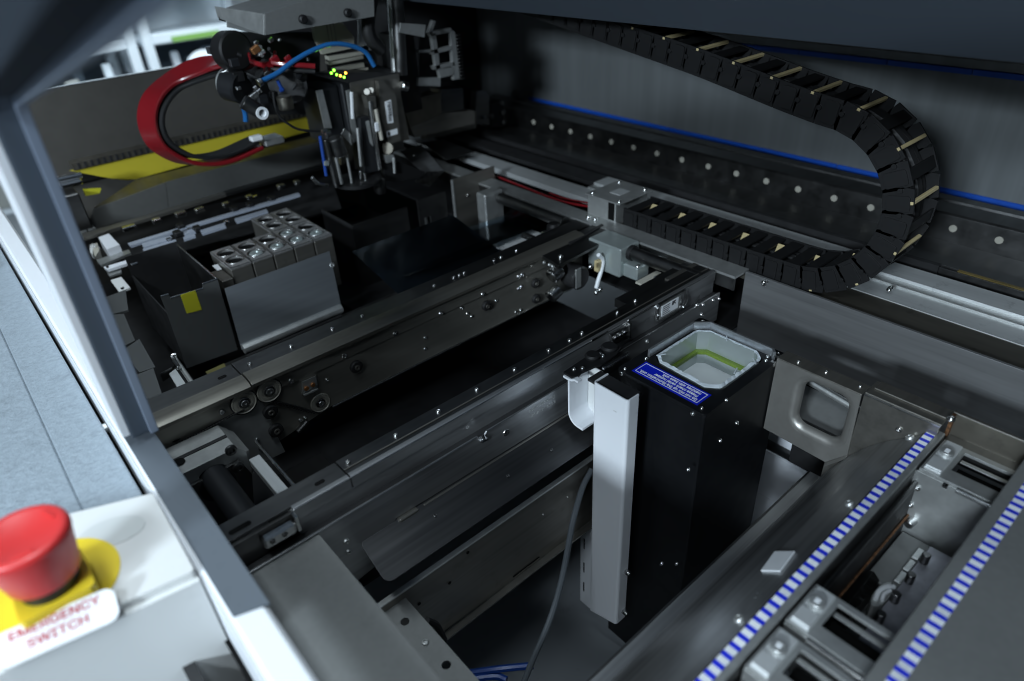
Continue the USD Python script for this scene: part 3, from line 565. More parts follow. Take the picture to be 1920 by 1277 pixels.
# ------------------------------------------------------------------ the black camera tower
ct = Thing("camera_tower", "tall black camera illumination tower with an open white light well on top", "camera tower")
op = [(.756, .551), (.743, .536), (.739, .451), (.753, .432), (.857, .432), (.872, .448), (.872, .535), (.858, .551)]
OP = sg.Polygon(op)
ct.part("body", extr(rrect(.684, .411, .900, .574, .004, 3).difference(OP.buffer(.006)), "z", -.785, -.0165), "black_anodised")
ct.part("top_plate", extr(rrect(.6825, .4095, .9015, .5755, .007, 4).difference(OP.buffer(.0045)), "z", -.016, -.0095), "black_anodised")
well = []
tp = ct.part("light_well", extr(OP.difference(OP.buffer(-.0022)), "z", -.0435, -.0075), "frosted", smooth=20)
ct.part("light_well", extr(OP.buffer(-.004).difference(OP.buffer(-.008)), "z", -.068, -.0505), "frosted")
ct.part("well_floor", extr(OP.buffer(-.004), "z", -.071, -.068), "label_white")
ct.part("circuit_ring", extr(OP.buffer(-.0005).difference(OP.buffer(-.0085)), "z", -.050, -.0440), "pcb_green")
for i, (a, b) in enumerate(zip(op, op[1:] + op[:1])):
    a3, b3 = np.array((*a, -.0795)), np.array((*b, -.0795))
# torn film lip round the well
rl = random.Random(3); ring = OP.exterior; pts = [ring.interpolate(s, normalized=True) for s in np.linspace(0, 1, 90)[:-1]]
cx, cy = OP.centroid.x, OP.centroid.y; V = []; F = []
for i, p in enumerate(pts):
    d = np.array((cx - p.x, cy - p.y)); d /= np.linalg.norm(d); w = .0022 + rl.uniform(-.0012, .0016); h = rl.uniform(-.0008, .0012)
    V += [(p.x - d[0] * .0028, p.y - d[1] * .0028, -.0075 + h * .4), (p.x + d[0] * w, p.y + d[1] * w, -.0062 + h), (p.x + d[0] * w, p.y + d[1] * w, -.0074 + h), (p.x - d[0] * .0028, p.y - d[1] * .0028, -.0088 + h * .4)]
n = len(pts)
for i in range(n):
    j = (i + 1) % n
    for a, b in ((0, 1), (1, 2), (2, 3), (3, 0)): F += [(4 * i + a, 4 * j + a, 4 * j + b), (4 * i + a, 4 * j + b, 4 * i + b)]
lipm = trimesh.Trimesh(np.array(V), np.array(F), process=False); lipm.fix_normals()
ct.part("film_lip", lipm, "film", smooth=False)
for q, dz in (((.80, .438), .3), ((.842, .432), .8), ((.755, .546), -.5), ((.868, .50), .6)):
    ct.part("film_shred", obox((q[0], q[1], -.0045), (math.cos(dz), math.sin(dz), 0), (-math.sin(dz), math.cos(dz), 0), Z, .016, .0018, .0010), "film")
rim = sg.LineString([(.742, .5605), (.8595, .5605), (.8800, .5405), (.8800, .4240), (.872, .4165)]).buffer(.0019, cap_style=2, join_style=2)
ct.part("raised_rim", extr(rim, "z", -.0093, .0050), "rim_aluminium")
lab = ct.part("warning_label", extr(sg.Polygon([(.694, .431), (.7285, .431), (.7285, .5545), (.694, .5545)]), "z", -.0094, -.0089), "label_blue")
bd = sg.Polygon([(.6975, .4345), (.725, .4345), (.725, .551), (.6975, .551)])
ct.part("label_border", extr(bd.difference(bd.buffer(-.0009)), "z", -.0088, -.0085), "label_white", lab)
for i, (s, y0, w) in enumerate((("Do not mix up the illumination unit.", .4385, .1065), ("Please check serial number", .4425, .080), ("matches with base unit.", .4425, .071))):
    ct.part("label_text", text(s, .0052, (.7055 + .0078 * i, y0, -.0088), Y, -X, .0003, True, width=w), "label_white", lab, smooth=False)
for p in ((.690, .565, -.0095), (.693, .4225, -.0095), (.735, .560, -.0095), (.892, .421, -.0095), (.893, .565, -.0095), (.84, .567, -.0095), (.764, .568, -.0095), (.873, .4275, -.0095), (.862, .4235, -.0095)): ct.screw(p, Z, .0032)
for q in ((0.6840, 0.5660, -0.0152), (0.6840, 0.4298, -0.0176)): ct.screw(q, -X, .0042)
for q in ((0.7358, 0.4110, -0.0113), (0.6578, 0.4110, -0.0978), (0.6145, 0.4110, -0.2704), (0.6572, 0.4110, -0.3080), (0.7366, 0.4110, -0.0902), (0.7783, 0.4110, -0.0797), (0.8862, 0.4110, -0.0850), (0.8900, 0.4110, -0.0124)): ct.screw(q, -Y, .0036)
ct.done()

wb = Thing("white_bracket", "white painted upright bracket channel bolted to the front of the black tower", "bracket")
r_ = .0042; arc = lambda cx, cy, a0, a1: [(cx + r_ * math.cos(t), cy + r_ * math.sin(t)) for t in np.linspace(a0, a1, 7)]
up = sg.LineString([(.652, .5670)] + arc(.6212 + r_, .5670 - r_, math.pi / 2, math.pi) + arc(.6212 + r_, .5005 + r_, math.pi, 1.5 * math.pi) + [(.645, .5005)]).buffer(.0012, cap_style=2)
chan = extr(up, "z", -.60, .0008)
cn = np.array((0, .024, .0665)); cn /= np.linalg.norm(cn)
chan = trimesh.intersections.slice_mesh_plane(chan, cn, (.63, .567, -.553), cap=True, engine="earcut")
wb.part("channel", chan, "white_paint", smooth=35)
wb.part("black_top", extr(sg.Polygon([(.6226, .5019), (.652, .5019), (.652, .582), (.6226, .582)]), "z", -.006, -.0016), "black_sheet")
wb.part("scuff", box(.6198, .62, .520, .526, -.032, -.030), "off_white")
prof = [(.6145, -.006), (.6145, -.078)] + [(.5945 + .02 * math.cos(a), -.078 - .022 * math.sin(a)) for a in np.linspace(.15, 1.57, 8)] + [(.582, -.1005), (.582, -.0965), (.5945, -.0965)] + [(.5945 + .0165 * math.cos(a), -.078 - .0185 * math.sin(a)) for a in np.linspace(1.5, .1, 8)] + [(.611, -.0785), (.611, -.006)]
wb.part("hook", extr(sg.Polygon(prof), "x", .612, .655), "white_paint")
wb.part("hook_back", box(.6545, .6575, .582, .6105, -.0965, -.006), "off_white")
scv = [(.585, .0005), (.594, .0005), (.600, -.003), (.606, -.0045), (.617, -.0045), (.617, -.008), (.605, -.008), (.598, -.0065), (.593, -.003), (.585, -.003)]
wb.part("hook_lip", extr(sg.Polygon(scv), "x", .604, .613), "white_paint")
wb.part("slotted_flange", box(.6605, .663, .596, .632, -.625, -.360, .001), "white_paint")
wb.part("slotted_flange", box(.663, .684, .6305, .6325, -.62, -.365), "white_paint")
for z in (-.440, -.51, -.57): wb.part("slot", box(.6596, .6606, .6195, .6220, z - .014, z + .014), "black_void")
for z in (-.390, -.503): wb.part("nut", cat(cyl((.638, .4985, z), (.638, .4925, z), .0058, 6), cyl((.638, .4925, z), (.638, .4895, z), .003, 10)), "bright_steel")
wb.done()
lt = Thing("black_latch_plate", "black latch plate with bright screws over the top of the white bracket", "latch plate")
lt.part("plate", extr(sg.Polygon([(.606, .600), (.606, .618), (.66, .622), (.715, .622), (.722, .600), (.70, .592), (.662, .590), (.655, .594), (.625, .598), (.615, .594)]), "z", -.003, .001), "black_plastic")
lt.part("knob", lathe([(.012, 0), (.0125, .004), (.010, .007)], (.667, .6135, .001), Z, 20), "black_plastic"); lt.part("knob", lathe([(.0135, 0), (.014, .003), (.011, .006)], (.705, .612, .001), Z, 20), "black_plastic")
lt.part("bar", box(.658, .718, .580, .5855, -.004, .001, .0008), "bright_steel")
for p in ((.622, .611, .001), (.634, .604, .001), (.681, .604, .001), (.683, .611, .001)): lt.screw(p, Z, .0036)
lt.done()

# ------------------------------------------------------------------ chute, plates and brackets right of the tower
pf = [(.184, -.018), (.199, -.034), (.214, -.047), (.229, -.061), (.248, -.083), (.265, -.108), (.283, -.140), (.300, -.178)]
chu = Thing("curved_chute", "curved brushed steel chute running alongside the striped feeder edge", "chute")
pl = sg.LineString(smooth_path([(a, b, 0) for a, b in pf], 4)[:, :2]).buffer(.0012, cap_style=2)
chu.part("sheet", extr(pl, "x", .12, .868), "brushed_steel_x", smooth=20)
chu.part("flat_edge", box(.12, .874, .1665, .1865, -.0205, -.0165), "dark_steel")
chu.part("lip", box(.12, .868, .3005, .3185, -.182, -.178, .001), "brushed_steel_x")
chu.part("lip_fold", box(.12, .868, .3187, .3215, -.20, -.179), "dark_steel")
chu.part("paper_label", hull_pts([np.array(q) + d for q in ((.5805, .2283, -.0604), (.5795, .2058, -.0399), (.5392, .2012, -.0359), (.5396, .2226, -.0550)) for d in ((0, .0012, .0014), (0, .0022, .0026))]), "label_white")
for q in ((.866, .1995, -.0335), (.6878, .1970, -.0305), (.4510, .1984, -.0320)): chu.screw(q, (0, .6, .8), .0062, "zinc")
for q in ((.4907, .2036, -.0368), (.4972, .1991, -.0329), (.4990, .2060, -.0392)): chu.part("rivet", lathe([(.0018, 0), (.001, .001)], q, (0, .8, .6), 8), "bright_steel")
chu.done()
hp = Thing("handhole_plate", "folded steel sheet with a rounded rectangular hand hole right of the tower", "sheet metal plate")
sheet = sg.Polygon([(.409, -.0015), (.409, -.142), (.300, -.146), (.272, -.112), (.276, -.0015)])
hole = rrect(.2915, -.1025, .3615, -.0195, .016)
hp.part("sheet", extr(sheet.difference(hole.buffer(.0126)), "x", .8675, .8695), "pressed_steel")
V = []; NR, NS = 9, 72
for i, th in enumerate(np.linspace(0, math.pi / 2, NR)):
    ring = hole.buffer(.0125 * (1 - math.sin(th)) + .0002).exterior; cxh, cyh = hole.centroid.x, hole.centroid.y
    for k in range(NS):
        a = 2 * math.pi * k / NS; q = sg.LineString([(cxh, cyh), (cxh + .2 * math.cos(a), cyh + .2 * math.sin(a))]).intersection(ring); V.append((.8674 + .0125 * (1 - math.cos(th)), q.x, q.y))
F = [(i * NS + k, i * NS + (k + 1) % NS, (i + 1) * NS + (k + 1) % NS) for i in range(NR - 1) for k in range(NS)] + [(i * NS + k, (i + 1) * NS + (k + 1) % NS, (i + 1) * NS + k) for i in range(NR - 1) for k in range(NS)]
roll = trimesh.Trimesh(np.array(V), np.array(F), process=False)
if roll.face_normals[0][0] > 0: roll.invert()
hp.part("rolled_edge", roll, "pressed_steel", smooth=True)
hp.part("top_flange", box(.8675, .8955, .276, .409, -.0013, .0008, .0006), "warm_steel")
hp.part("side_fold", hull_pts([(.8674, .2725, -.1125), (.8674, .2995, -.1460), (.8605, .2715, -.1165), (.8605, .2975, -.1490), (.8674, .2710, -.1135), (.8674, .2985, -.1475)]), "pressed_steel")
for q in ((0.8789, 0.3799, 0.0010), (0.8832, 0.3375, 0.0010), (0.8838, 0.2859, 0.0010)): hp.screw(q, Z, .0032)
hp.part("hook", box(.872, .878, .409, .416, -.004, .001), "bright_steel"); hp.part("hook", box(.86, .866, .409, .416, -.014, -.006), "bright_steel")
hp.done()
cp = Thing("corner_plate", "heavy steel corner plate beside the end of the blue striped edge", "corner plate")
cp.part("face", extr(sg.Polygon([(.2735, .002), (.2735, -.11), (.302, -.15), (.302, -.19), (.172, -.19), (.172, .002)]), "x", .8700, .8760), "warm_steel")
cp.part("top", box(.8702, .9090, .1705, .2735, .0022, .0052, .0008), "warm_steel")
cp.part("top_edge", box(.8860, .9085, .1702, .2680, .0053, .0075, .0006), "warm_steel")
cp.part("face_edge", box(.8690, .8700, .171, .2735, .0002, .0030, .0004), "bright_steel")
cp.part("tape_spot", box(.9087, .911, .1715, .215, .001, .0055), "grease_yellow")
cp.screw((0.8700, 0.2169, -0.0299), -X, .0045); cp.screw((0.8843, 0.1660, 0.0100), Z, .006)
cp.part("rust_patch", box(.9, .909, .166, .1703, -.03, .004), "rust")
cp.done()
wp = Thing("white_inner_panel", "pale white inner side panels low between the tower and the chute", "panel")
wp.part("ledge", box(1.046, 1.05, .30, .50, -.319, -.298), "white_panel"); wp.part("panel", box(1.046, 1.05, .30, .50, -.468, -.349), "white_panel"); wp.part("panel", box(1.046, 1.05, .30, .50, -.60, -.4695), "white_panel")
wp.part("post", box(1.046, 1.07, .488, .515, -.6, -.29), "black_sheet"); wp.done()
pr = Thing("hole_inner_tray", "grey folded tray and bar seen through the hand hole", "tray")
pr.part("tray", slab([(.90, .405, -.128), (.90, .285, -.128), (.98, .285, -.110), (.98, .405, -.110)], .003), "grey_plate"); pr.part("fold", box(.894, .899, .285, .405, -.145, -.113), "dark_steel")
pr.part("bar", cyl((.935, .40, -.062), (.925, .29, -.070), .006, 12), "zinc"); pr.part("back", box(.985, .989, .2, .405, -.29, -.07), "black_sheet"); pr.done()

# ------------------------------------------------------------------ feeder bank on the right
fb = Thing("feeder_edge_rail", "feeder table edge with blue and white striped tape along it", "feeder rail")
fb.part("edge_bar", box(.12, .884, .1655, .1735, -.019, -.0140, .0012), "zinc")
fb.part("edge_side", box(.12, .884, .1655, .1685, -.06, -.0192), "dark_steel")
for k in range(50):
    x1 = .8825 - .0142 * k
    if x1 < .14: break
    fb.part("blue_stripe", box(x1 - .0062, x1, .1738, .1848, -.0162, -.0150), "tape_blue"); e_ = rng.uniform(-.0004, .0004); fb.part("white_stripe", box(x1 - .0141, x1 - .0063, .1738 + e_, .1848 + e_, -.0162, -.0150 + e_ * .3), "tape_white" if rng.random() < .6 else "tape_worn")
fb.part("rusty_edge", extr([(.1545, -.100), (.1565, -.0980), (.1578, -.100), (.1565, -.1025)], "x", .50, .80), "rust")
fb.part("inner_bar", box(.12, .87, .158, .1642, -.052, -.040, .002), "dark_steel")
fb.done()
ft = Thing("feeder_table_cover", "wide matt grey feeder table cover with a second striped tape along its edge", "table cover")
ft.part("cover", box(.12, 1.0, -.42, .0765, -.001, .002, .0012), "grey_plate")
ft.part("front_fold", box(.12, 1.0, .0735, .0765, -.03, -.0012), "grey_plate")
for k in range(55):
    x1 = .960 - .0142 * k
    if x1 < .2: break
    ft.part("blue_stripe", box(x1 - .0062, x1, .0500, .0625, .0022, .0030), "tape_blue"); ft.part("white_stripe", box(x1 - .0141, x1 - .0063, .0500, .0625 + rng.uniform(-.0005, .0003), .0022, .0030), "tape_white" if rng.random() < .6 else "tape_worn")
ft.done()
def feeder(x0, x1, label, tall):
    t = Thing("feeder_module", label, "feeder module", "feeder modules along the striped edge")
    y0, y1, z = .02, .1630, -.020; wx = x1 - x0
    win = rrect(x0 + wx * .30, y0 + .02, x1 - wx * .12, .1345, .001, 2)
    t.part("top_plate", extr(sg.box(x0, y0, x1, y1).difference(win), "z", z - .004, z), "zinc")
    t.part("window", box(x0 + wx * .30 + .004, x1 - wx * .12, y0 + .02, .1345, z - .030, z - .028), "black_void"); t.part("window_ledge", box(x1 - wx * .12 - .006, x1 - wx * .12, y0 + .02, .1345, z - .014, z - .0125), "zinc")
    if tall:
        sd = rrect(.03, -.147, .166, z - .0045, .012); sd = sd.union(sg.box(.03, -.06, .166, z - .0045)).difference(sg.box(.127, z - .012, .133, z - .002))
        t.part("side_plate", extr(sd, "x", x0 - .002, x0), "zinc", label="bent steel side plate with screws")
        for q in ((0.7980, 0.1567, -0.0502), (0.7980, 0.1572, -0.0821)): t.screw(q, -X, .0042)
        t.part("guide_rod", cyl((x0 - .004, .117, z - .004), (x0 - .004, .06, z - .004), .0035, 10), "bright_steel")
    else:
        t.part("side_plate", box(x0 - .002, x0, y0, y1, -.09, z - .0045), "zinc"); t.part("guide_rod", cyl((x0 - .004, .137, z - .004), (x0 - .004, .06, z - .004), .0040, 10), "bright_steel")
    c = t.part("clamp", cat(box(x0 + wx * .02, x1 - wx * .05, .1395, .1600, z + .0002, z + .0045, .001), box(x0 + wx * .05, x0 + wx * .38, .1400, .1595, z + .0045, z + .0066, .0008)), "aluminium")
    t.part("clamp_button", lathe([(.0085, 0), (.0085, .004), (.0075, .005)], (x0 + wx * .58, .1495, z + .0044), Z, 24), "zinc", c)
    t.part("clamp_tag", box(x0 + wx * .53, x0 + wx * .63, .1468, .1522, z + .0094, z + .0098), "label_white", c)
    t.done()
feeder(.800, .878, "feeder module at the far end of the striped edge with a tall side plate", True)
feeder(.478, .541, "middle feeder module with a black window on the feeder bank", False)
feeder(.404, .466, "nearest feeder module at the bottom edge of the picture", False)
fpit = Thing("feeder_bay", "open feeder bay with a slotted block and worn steel floor", "feeder bay")
fpit.part("floor", box(.545, .797, .02, .156, -.1480, -.145), "dark_steel")
fpit.part("wall", slab([(.545, .1600, -.055), (.868, .1600, -.055), (.868, .1575, -.145), (.545, .1575, -.145)], .002), "black_sheet")
fpit.part("raised_plate", box(.690, .795, .10, .155, -.1448, -.128, .001), "grey_plate")
fpit.part("worn_plate", box(.545, .785, .02, .118, -.1448, -.118, .001), "worn_aluminium")
for x in (.751, .7075, .667, .627): fpit.part("post", cyl((x, .1125, -.1178), (x, .1125, -.102), .0052, 14, .0008), "dark_steel")
sbk = fpit.part("slotted_block", hull_pts([(x, y, z) for x in (.60, .685) for y, z in ((.137, -.1446), (.157, -.1446), (.138, -.118), (.147, -.110), (.155, -.114))]), "dark_steel")
for i in range(6): fpit.part("slot", box(.607 + .0125 * i, .6108 + .0125 * i, .1380, .1470, -.1200, -.1105), "black_void", sbk)
fpit.part("step", cat(*[box(.700 + .024 * i, .722 + .024 * i, .1185, .127, -.1448, -.120 + .002 * i, .001) for i in range(3)]), "zinc")
fpit.part("round_cover", hull_pts([(.665 + .024 * math.cos(a), .1265 + .008 * math.sin(a), z) for a in np.linspace(0, 6.2, 16) for z in (-.144, -.116)]), "zinc")
fpit.part("cable_end", tube([(.650, .128, -.114), (.662, .130, -.111), (.674, .127, -.111), (.684, .121, -.114)], .003, 8), "label_white")
fpit.part("cable_end", tube([(.654, .122, -.114), (.664, .124, -.112), (.674, .121, -.112)], .0022, 8), "label_white")
fpit.part("rod_end", cyl((.80, .148, -.105), (.785, .150, -.105), .006, 12, .001), "bright_steel")
fpit.part("back_wall", box(.80, .95, -.1, .166, -.16, -.15), "black_sheet"); fpit.part("rear_plate", box(.8785, .912, .02, .1660, -.05, -.03), "dark_steel")
fpit.done()
br = Thing("bay_end_strip", "brown steel strip closing the feeder bay at its far end", "strip")
br.part("strip", box(.9085, .912, -.42, .1700, -.06, .004), "bronze_steel"); br.part("edge", box(.9075, .9135, -.42, .1700, .0042, .0068, .0006), "warm_steel"); br.done()
# ------------------------------------------------------------------ left end of the conveyor
lbk = Thing("bearing_housing", "pale worn bearing housing with a large bore at the near rail end", "bearing housing")
hs = sg.Polygon([(.03, -.062), (.03, -.115), (.163, -.115), (.181, -.098), (.181, -.058), (.170, -.045), (.03, -.045)]).difference(circ(.128, -.083, .027, 40))
lbk.part("block", extr(hs, "y", .872, .945), "zinc")
lbk.part("front_plate", extr(sg.Polygon([(.03, -.068), (.03, -.16), (.165, -.16), (.178, -.10), (.168, -.066)]).difference(circ(.128, -.088, .027, 40)), "y", .866, .8718), "dark_steel")
lbk.part("groove", box(.03, .170, .905, .912, -.0452, -.0435), "black_sheet")
lbk.part("bore", lathe([(.027, -.002), (.027, .001), (.0245, .001)], (.128, .866, -.088), Y, 36), "black_rubber")
for q in ((0.1607, 0.8655, -0.0386), (0.1624, 0.8655, -0.0738)): lbk.part("bolt", lathe([(.0085, 0), (.0085, .004), (.006, .0055), (.0045, .0055), (.004, .002)], q, -Y, 18), "dark_steel")
for q in ((0.0951, 0.8995, -0.0440), (0.1095, 0.9594, -0.0440)): lbk.part("hole", cyl(q, np.array(q) + (0, 0, .0008), .009, 18), "black_void")
lbk.part("chamfer_block", hull_pts([(.181, .872, -.06), (.181, .945, -.06), (.188, .88, -.066), (.188, .94, -.066), (.188, .88, -.10), (.188, .94, -.10), (.181, .872, -.105), (.181, .945, -.105)]), "zinc")
lbk.done()
ls = Thing("drive_shaft", "large dark polished shaft between the rail ends", "shaft")
ls.part("shaft", cyl((.129, .70, -.075), (.129, .88, -.075), .0195, 32), "motor_black"); ls.done()
gr = Thing("guide_rails", "pale square guide rail and thin rod crossing under the conveyor", "guide rail")
gr.part("rail", box(.180, .197, .66, .865, -.085, -.070, .001), "aluminium"); gr.part("rod", cyl((.206, .66, -.072), (.206, .90, -.072), .0028, 10), "bright_steel")
gr.part("tray", box(.212, .30, .66, .9, -.16, -.155), "black_void"); gr.done()
lg = Thing("steel_guide_rod", "bright chromed guide rod behind the dark frame post", "rod")
lg.part("rod", cyl((0.1324, 1.2789, -0.0500), (0.1275, 1.1052, -0.0500), .006, 14), "chrome"); lg.done()
lg = Thing("rear_guide_bars", "flat pale bar and round rod behind the rear conveyor rail", "guide rail")
lg.part("bar", slab([(0.1672, 1.1872, -0.0700), (0.1811, 1.1946, -0.0700), (0.1771, 1.1054, -0.0700), (0.1618, 1.1035, -0.0700)], .006), "aluminium")
lg.part("rod", cyl((0.1902, 1.2186, -0.0600), (0.1837, 1.0739, -0.0600), .0042, 12), "zinc")
lg.part("end_hook", tube([(0.1817, 1.1634, -0.0500), (0.1828, 1.1877, -0.0450), (0.1848, 1.1947, -0.0400), (0.1910, 1.1933, -0.0400)], .004, 8), "bright_steel")
lg.part("block", hull_pts([(0.1583, 1.2230, -0.0800), (0.1877, 1.2299, -0.0800), (0.1787, 1.2025, -0.0800), (0.1536, 1.1901, -0.0800), (0.1538, 1.1881, -0.0600), (0.1763, 1.1937, -0.0600)]), "dark_steel"); lg.done()
sw = Thing("side_wall_plates", "row of overlapping grey sheet plates along the inner left wall", "side plates")
for (a, b, c, d) in (((0.1506, 1.5082, -0.0300), (0.1946, 1.5118, -0.0300), (0.1726, 1.4131, -0.0300), (0.1387, 1.4213, -0.0300)), ((0.1394, 1.4205, -0.0300), (0.1618, 1.4032, -0.0300), (0.1476, 1.2790, -0.0300), (0.1183, 1.2707, -0.0300)), ((0.1186, 1.2581, -0.0300), (0.1552, 1.2791, -0.0300), (0.1468, 1.1583, -0.0300), (0.1212, 1.1616, -0.0300)), ((0.1139, 1.1578, -0.0300), (0.1430, 1.1576, -0.0300), (0.1282, 1.0596, -0.0300), (0.1066, 1.0712, -0.0300))):
    sw.part("plate", slab([a, b, c, d], .004), "dark_plate")
sw.done()
cl = Thing("clamp_bracket_set", "cluster of pale slotted brackets at the far left rail ends", "brackets")
cl.part("white_block", hull_pts([np.array(p) + (0, 0, dz) for p in ((0.2181, 1.7876, 0.0000), (0.2429, 1.7922, 0.0000), (0.2424, 1.7000, 0.0000), (0.2132, 1.6938, 0.0000)) for dz in (0, -.03)]), "white_panel")
cl.part("latch", hull_pts([np.array(p) + (0, 0, dz) for p in ((0.2129, 1.8863, 0.0000), (0.2288, 1.9129, 0.0000), (0.2293, 1.8586, 0.0000), (0.2125, 1.8534, 0.0000)) for dz in (0, -.02)]), "zinc")
cl.part("latch", hull_pts([np.array(p) + (0, 0, dz) for p in ((0.1973, 1.9083, 0.0000), (0.2135, 1.9100, 0.0000), (0.2087, 1.8576, 0.0000), (0.1938, 1.8552, 0.0000)) for dz in (0, -.02)]), "zinc")
cl.part("slotted_arm", slab([(0.1868, 1.6977, -0.0200), (0.2568, 1.7003, -0.0200), (0.2550, 1.6772, -0.0200), (0.1863, 1.6591, -0.0200)], .006), "zinc")
cl.part("slotted_arm", slab([(0.1876, 1.6423, -0.0200), (0.2819, 1.6400, -0.0200), (0.2791, 1.6227, -0.0200), (0.1900, 1.6209, -0.0200)], .006), "white_panel")
cl.part("step_plate", slab([(0.1903, 1.6490, -0.0300), (0.2238, 1.6519, -0.0300), (0.2126, 1.6102, -0.0300), (0.1882, 1.6102, -0.0300)], .005), "zinc")
cl.part("tab", slab([(0.1840, 1.5856, -0.0300), (0.2056, 1.5844, -0.0300), (0.2050, 1.5144, -0.0300), (0.1818, 1.5117, -0.0300)], .005), "off_white")
cl.part("slot", hull_pts([np.array(p) + (0, 0, dz) for p in ((0.1882, 1.5236, -0.0268), (0.1954, 1.5263, -0.0268), (0.1940, 1.5175, -0.0268), (0.1884, 1.5165, -0.0268)) for dz in (0, .001)]), "black_void")
cl.part("slot", hull_pts([np.array(p) + (0, 0, dz) for p in ((0.1924, 1.6386, -0.0165), (0.1975, 1.6369, -0.0165), (0.1952, 1.6279, -0.0165), (0.1910, 1.6287, -0.0165)) for dz in (0, .001)]), "black_void")
cl.part("pin_block", hull_pts([np.array(p) + (0, 0, dz) for p in ((0.1977, 1.7758, -0.0100), (0.2111, 1.7831, -0.0100), (0.2023, 1.7283, -0.0100), (0.1857, 1.6971, -0.0100)) for dz in (0, -.02)]), "beige_plastic")
cl.part("pin", cyl((0.1971, 1.7564, -0.0050), (0.2061, 1.7722, -0.0200), .006, 12), "bright_steel"); cl.part("arm", slab([(0.1994, 1.8282, -0.0300), (0.1994, 1.7932, -0.0300), (0.1897, 1.7529, -0.0300), (0.1883, 1.7712, -0.0300)], .012), "off_white")
cl.done()

# ------------------------------------------------------------------ slotted rails behind the nozzle blocks
sr = Thing("slotted_guide_rails", "dark slotted guide rails behind the nozzle blocks with bright clips", "slotted rails")
sr.part("outer_rail", slab([(0.1944, 1.8316, 0.0000), (0.5476, 1.8495, 0.0000), (0.5452, 1.8285, -0.0000), (0.1897, 1.8008, 0.0000)], .008), "warm_steel")
sr.part("outer_rail", slab([(0.5492, 1.8536, 0.0000), (0.8508, 1.8558, 0.0000), (0.8410, 1.8309, -0.0000), (0.5452, 1.8285, -0.0000)], .008), "dark_steel")
for a, b in (((0.2720, 1.7927, 0.0000), (0.3046, 1.7900, 0.0000)), ((0.3417, 1.7879, 0.0000), (0.3625, 1.7847, 0.0000)), ((0.3977, 1.7808, 0.0000), (0.4239, 1.7877, 0.0000)), ((0.4436, 1.7710, 0.0000), (0.4664, 1.7773, 0.0000)), ((0.5085, 1.7569, 0.0000), (0.5262, 1.7589, 0.0000)), ((0.5734, 1.7617, 0.0000), (0.5902, 1.7599, 0.0000)), ((0.6661, 1.7746, 0.0000), (0.6878, 1.7745, 0.0000)), ((0.7138, 1.7697, 0.0000), (0.7300, 1.7702, 0.0000))):
    sr.part("clip", obox((np.array(a) + np.array(b)) / 2, (1, .02, 0), (-.02, 1, 0), Z, np.linalg.norm(np.array(a) - np.array(b)), .016, .012, .002), "bright_steel")
for (a, b, c, d) in (((0.2577, 1.6876, 0.0000), (0.3670, 1.6883, 0.0000), (0.3663, 1.6751, 0.0000), (0.2585, 1.6656, 0.0000)), ((0.3670, 1.6883, 0.0000), (0.5122, 1.6892, 0.0000), (0.5116, 1.6743, 0.0000), (0.3663, 1.6751, 0.0000)), ((0.5122, 1.6892, 0.0000), (0.6854, 1.6865, 0.0000), (0.6810, 1.6683, 0.0000), (0.5116, 1.6743, 0.0000)),
                     ((0.2800, 1.6591, 0.0000), (0.3436, 1.6549, 0.0000), (0.3419, 1.6348, 0.0000), (0.2771, 1.6331, 0.0000)), ((0.3741, 1.6574, 0.0000), (0.4003, 1.6563, 0.0000), (0.3950, 1.6345, 0.0000), (0.3692, 1.6358, 0.0000)), ((0.4056, 1.6321, 0.0000), (0.4632, 1.6341, 0.0000), (0.4591, 1.6102, 0.0000), (0.4021, 1.6087, 0.0000)), ((0.4924, 1.6405, 0.0000), (0.5750, 1.6397, 0.0000), (0.5700, 1.6194, 0.0000), (0.4879, 1.6163, 0.0000)), ((0.2725, 1.6256, 0.0000), (0.3451, 1.6226, 0.0000), (0.3427, 1.6080, 0.0000), (0.2715, 1.6064, 0.0000)), ((0.3619, 1.6217, 0.0000), (0.3895, 1.6225, 0.0000), (0.3859, 1.6087, 0.0000), (0.3585, 1.6080, 0.0000))):
    sr.part("slat", slab([a, b, c, d], .006), "slat_blue")
for q in (((0.3796, 1.6884, 0.0000)), ((0.3595, 1.6509, 0.0000)), ((0.4034, 1.6437, 0.0000)), ((0.5151, 1.6963, 0.0000)), ((0.5557, 1.6930, 0.0000)), ((0.6137, 1.6935, 0.0000))): sr.part("slider", obox(np.array(q) + (0, 0, .004), X, Y, Z, .018, .024, .014, .003), "black_plastic")
for q in (((0.3894, 1.6544, 0.0000)), ((0.3334, 1.6311, 0.0000)), ((0.4691, 1.6323, 0.0000)), ((0.5911, 1.7416, 0.0000))): sr.part("sensor", obox(np.array(q) + (0, 0, .004), X, Y, Z, .012, .01, .008, .002), "chrome")
sr.part("base", slab([(0.2436, 1.7099, -0.0600), (0.7811, 1.6526, -0.0600), (0.9570, 2.0729, -0.0600), (0.2089, 2.0185, -0.0600)], .004), "black_sheet")
sr.done()

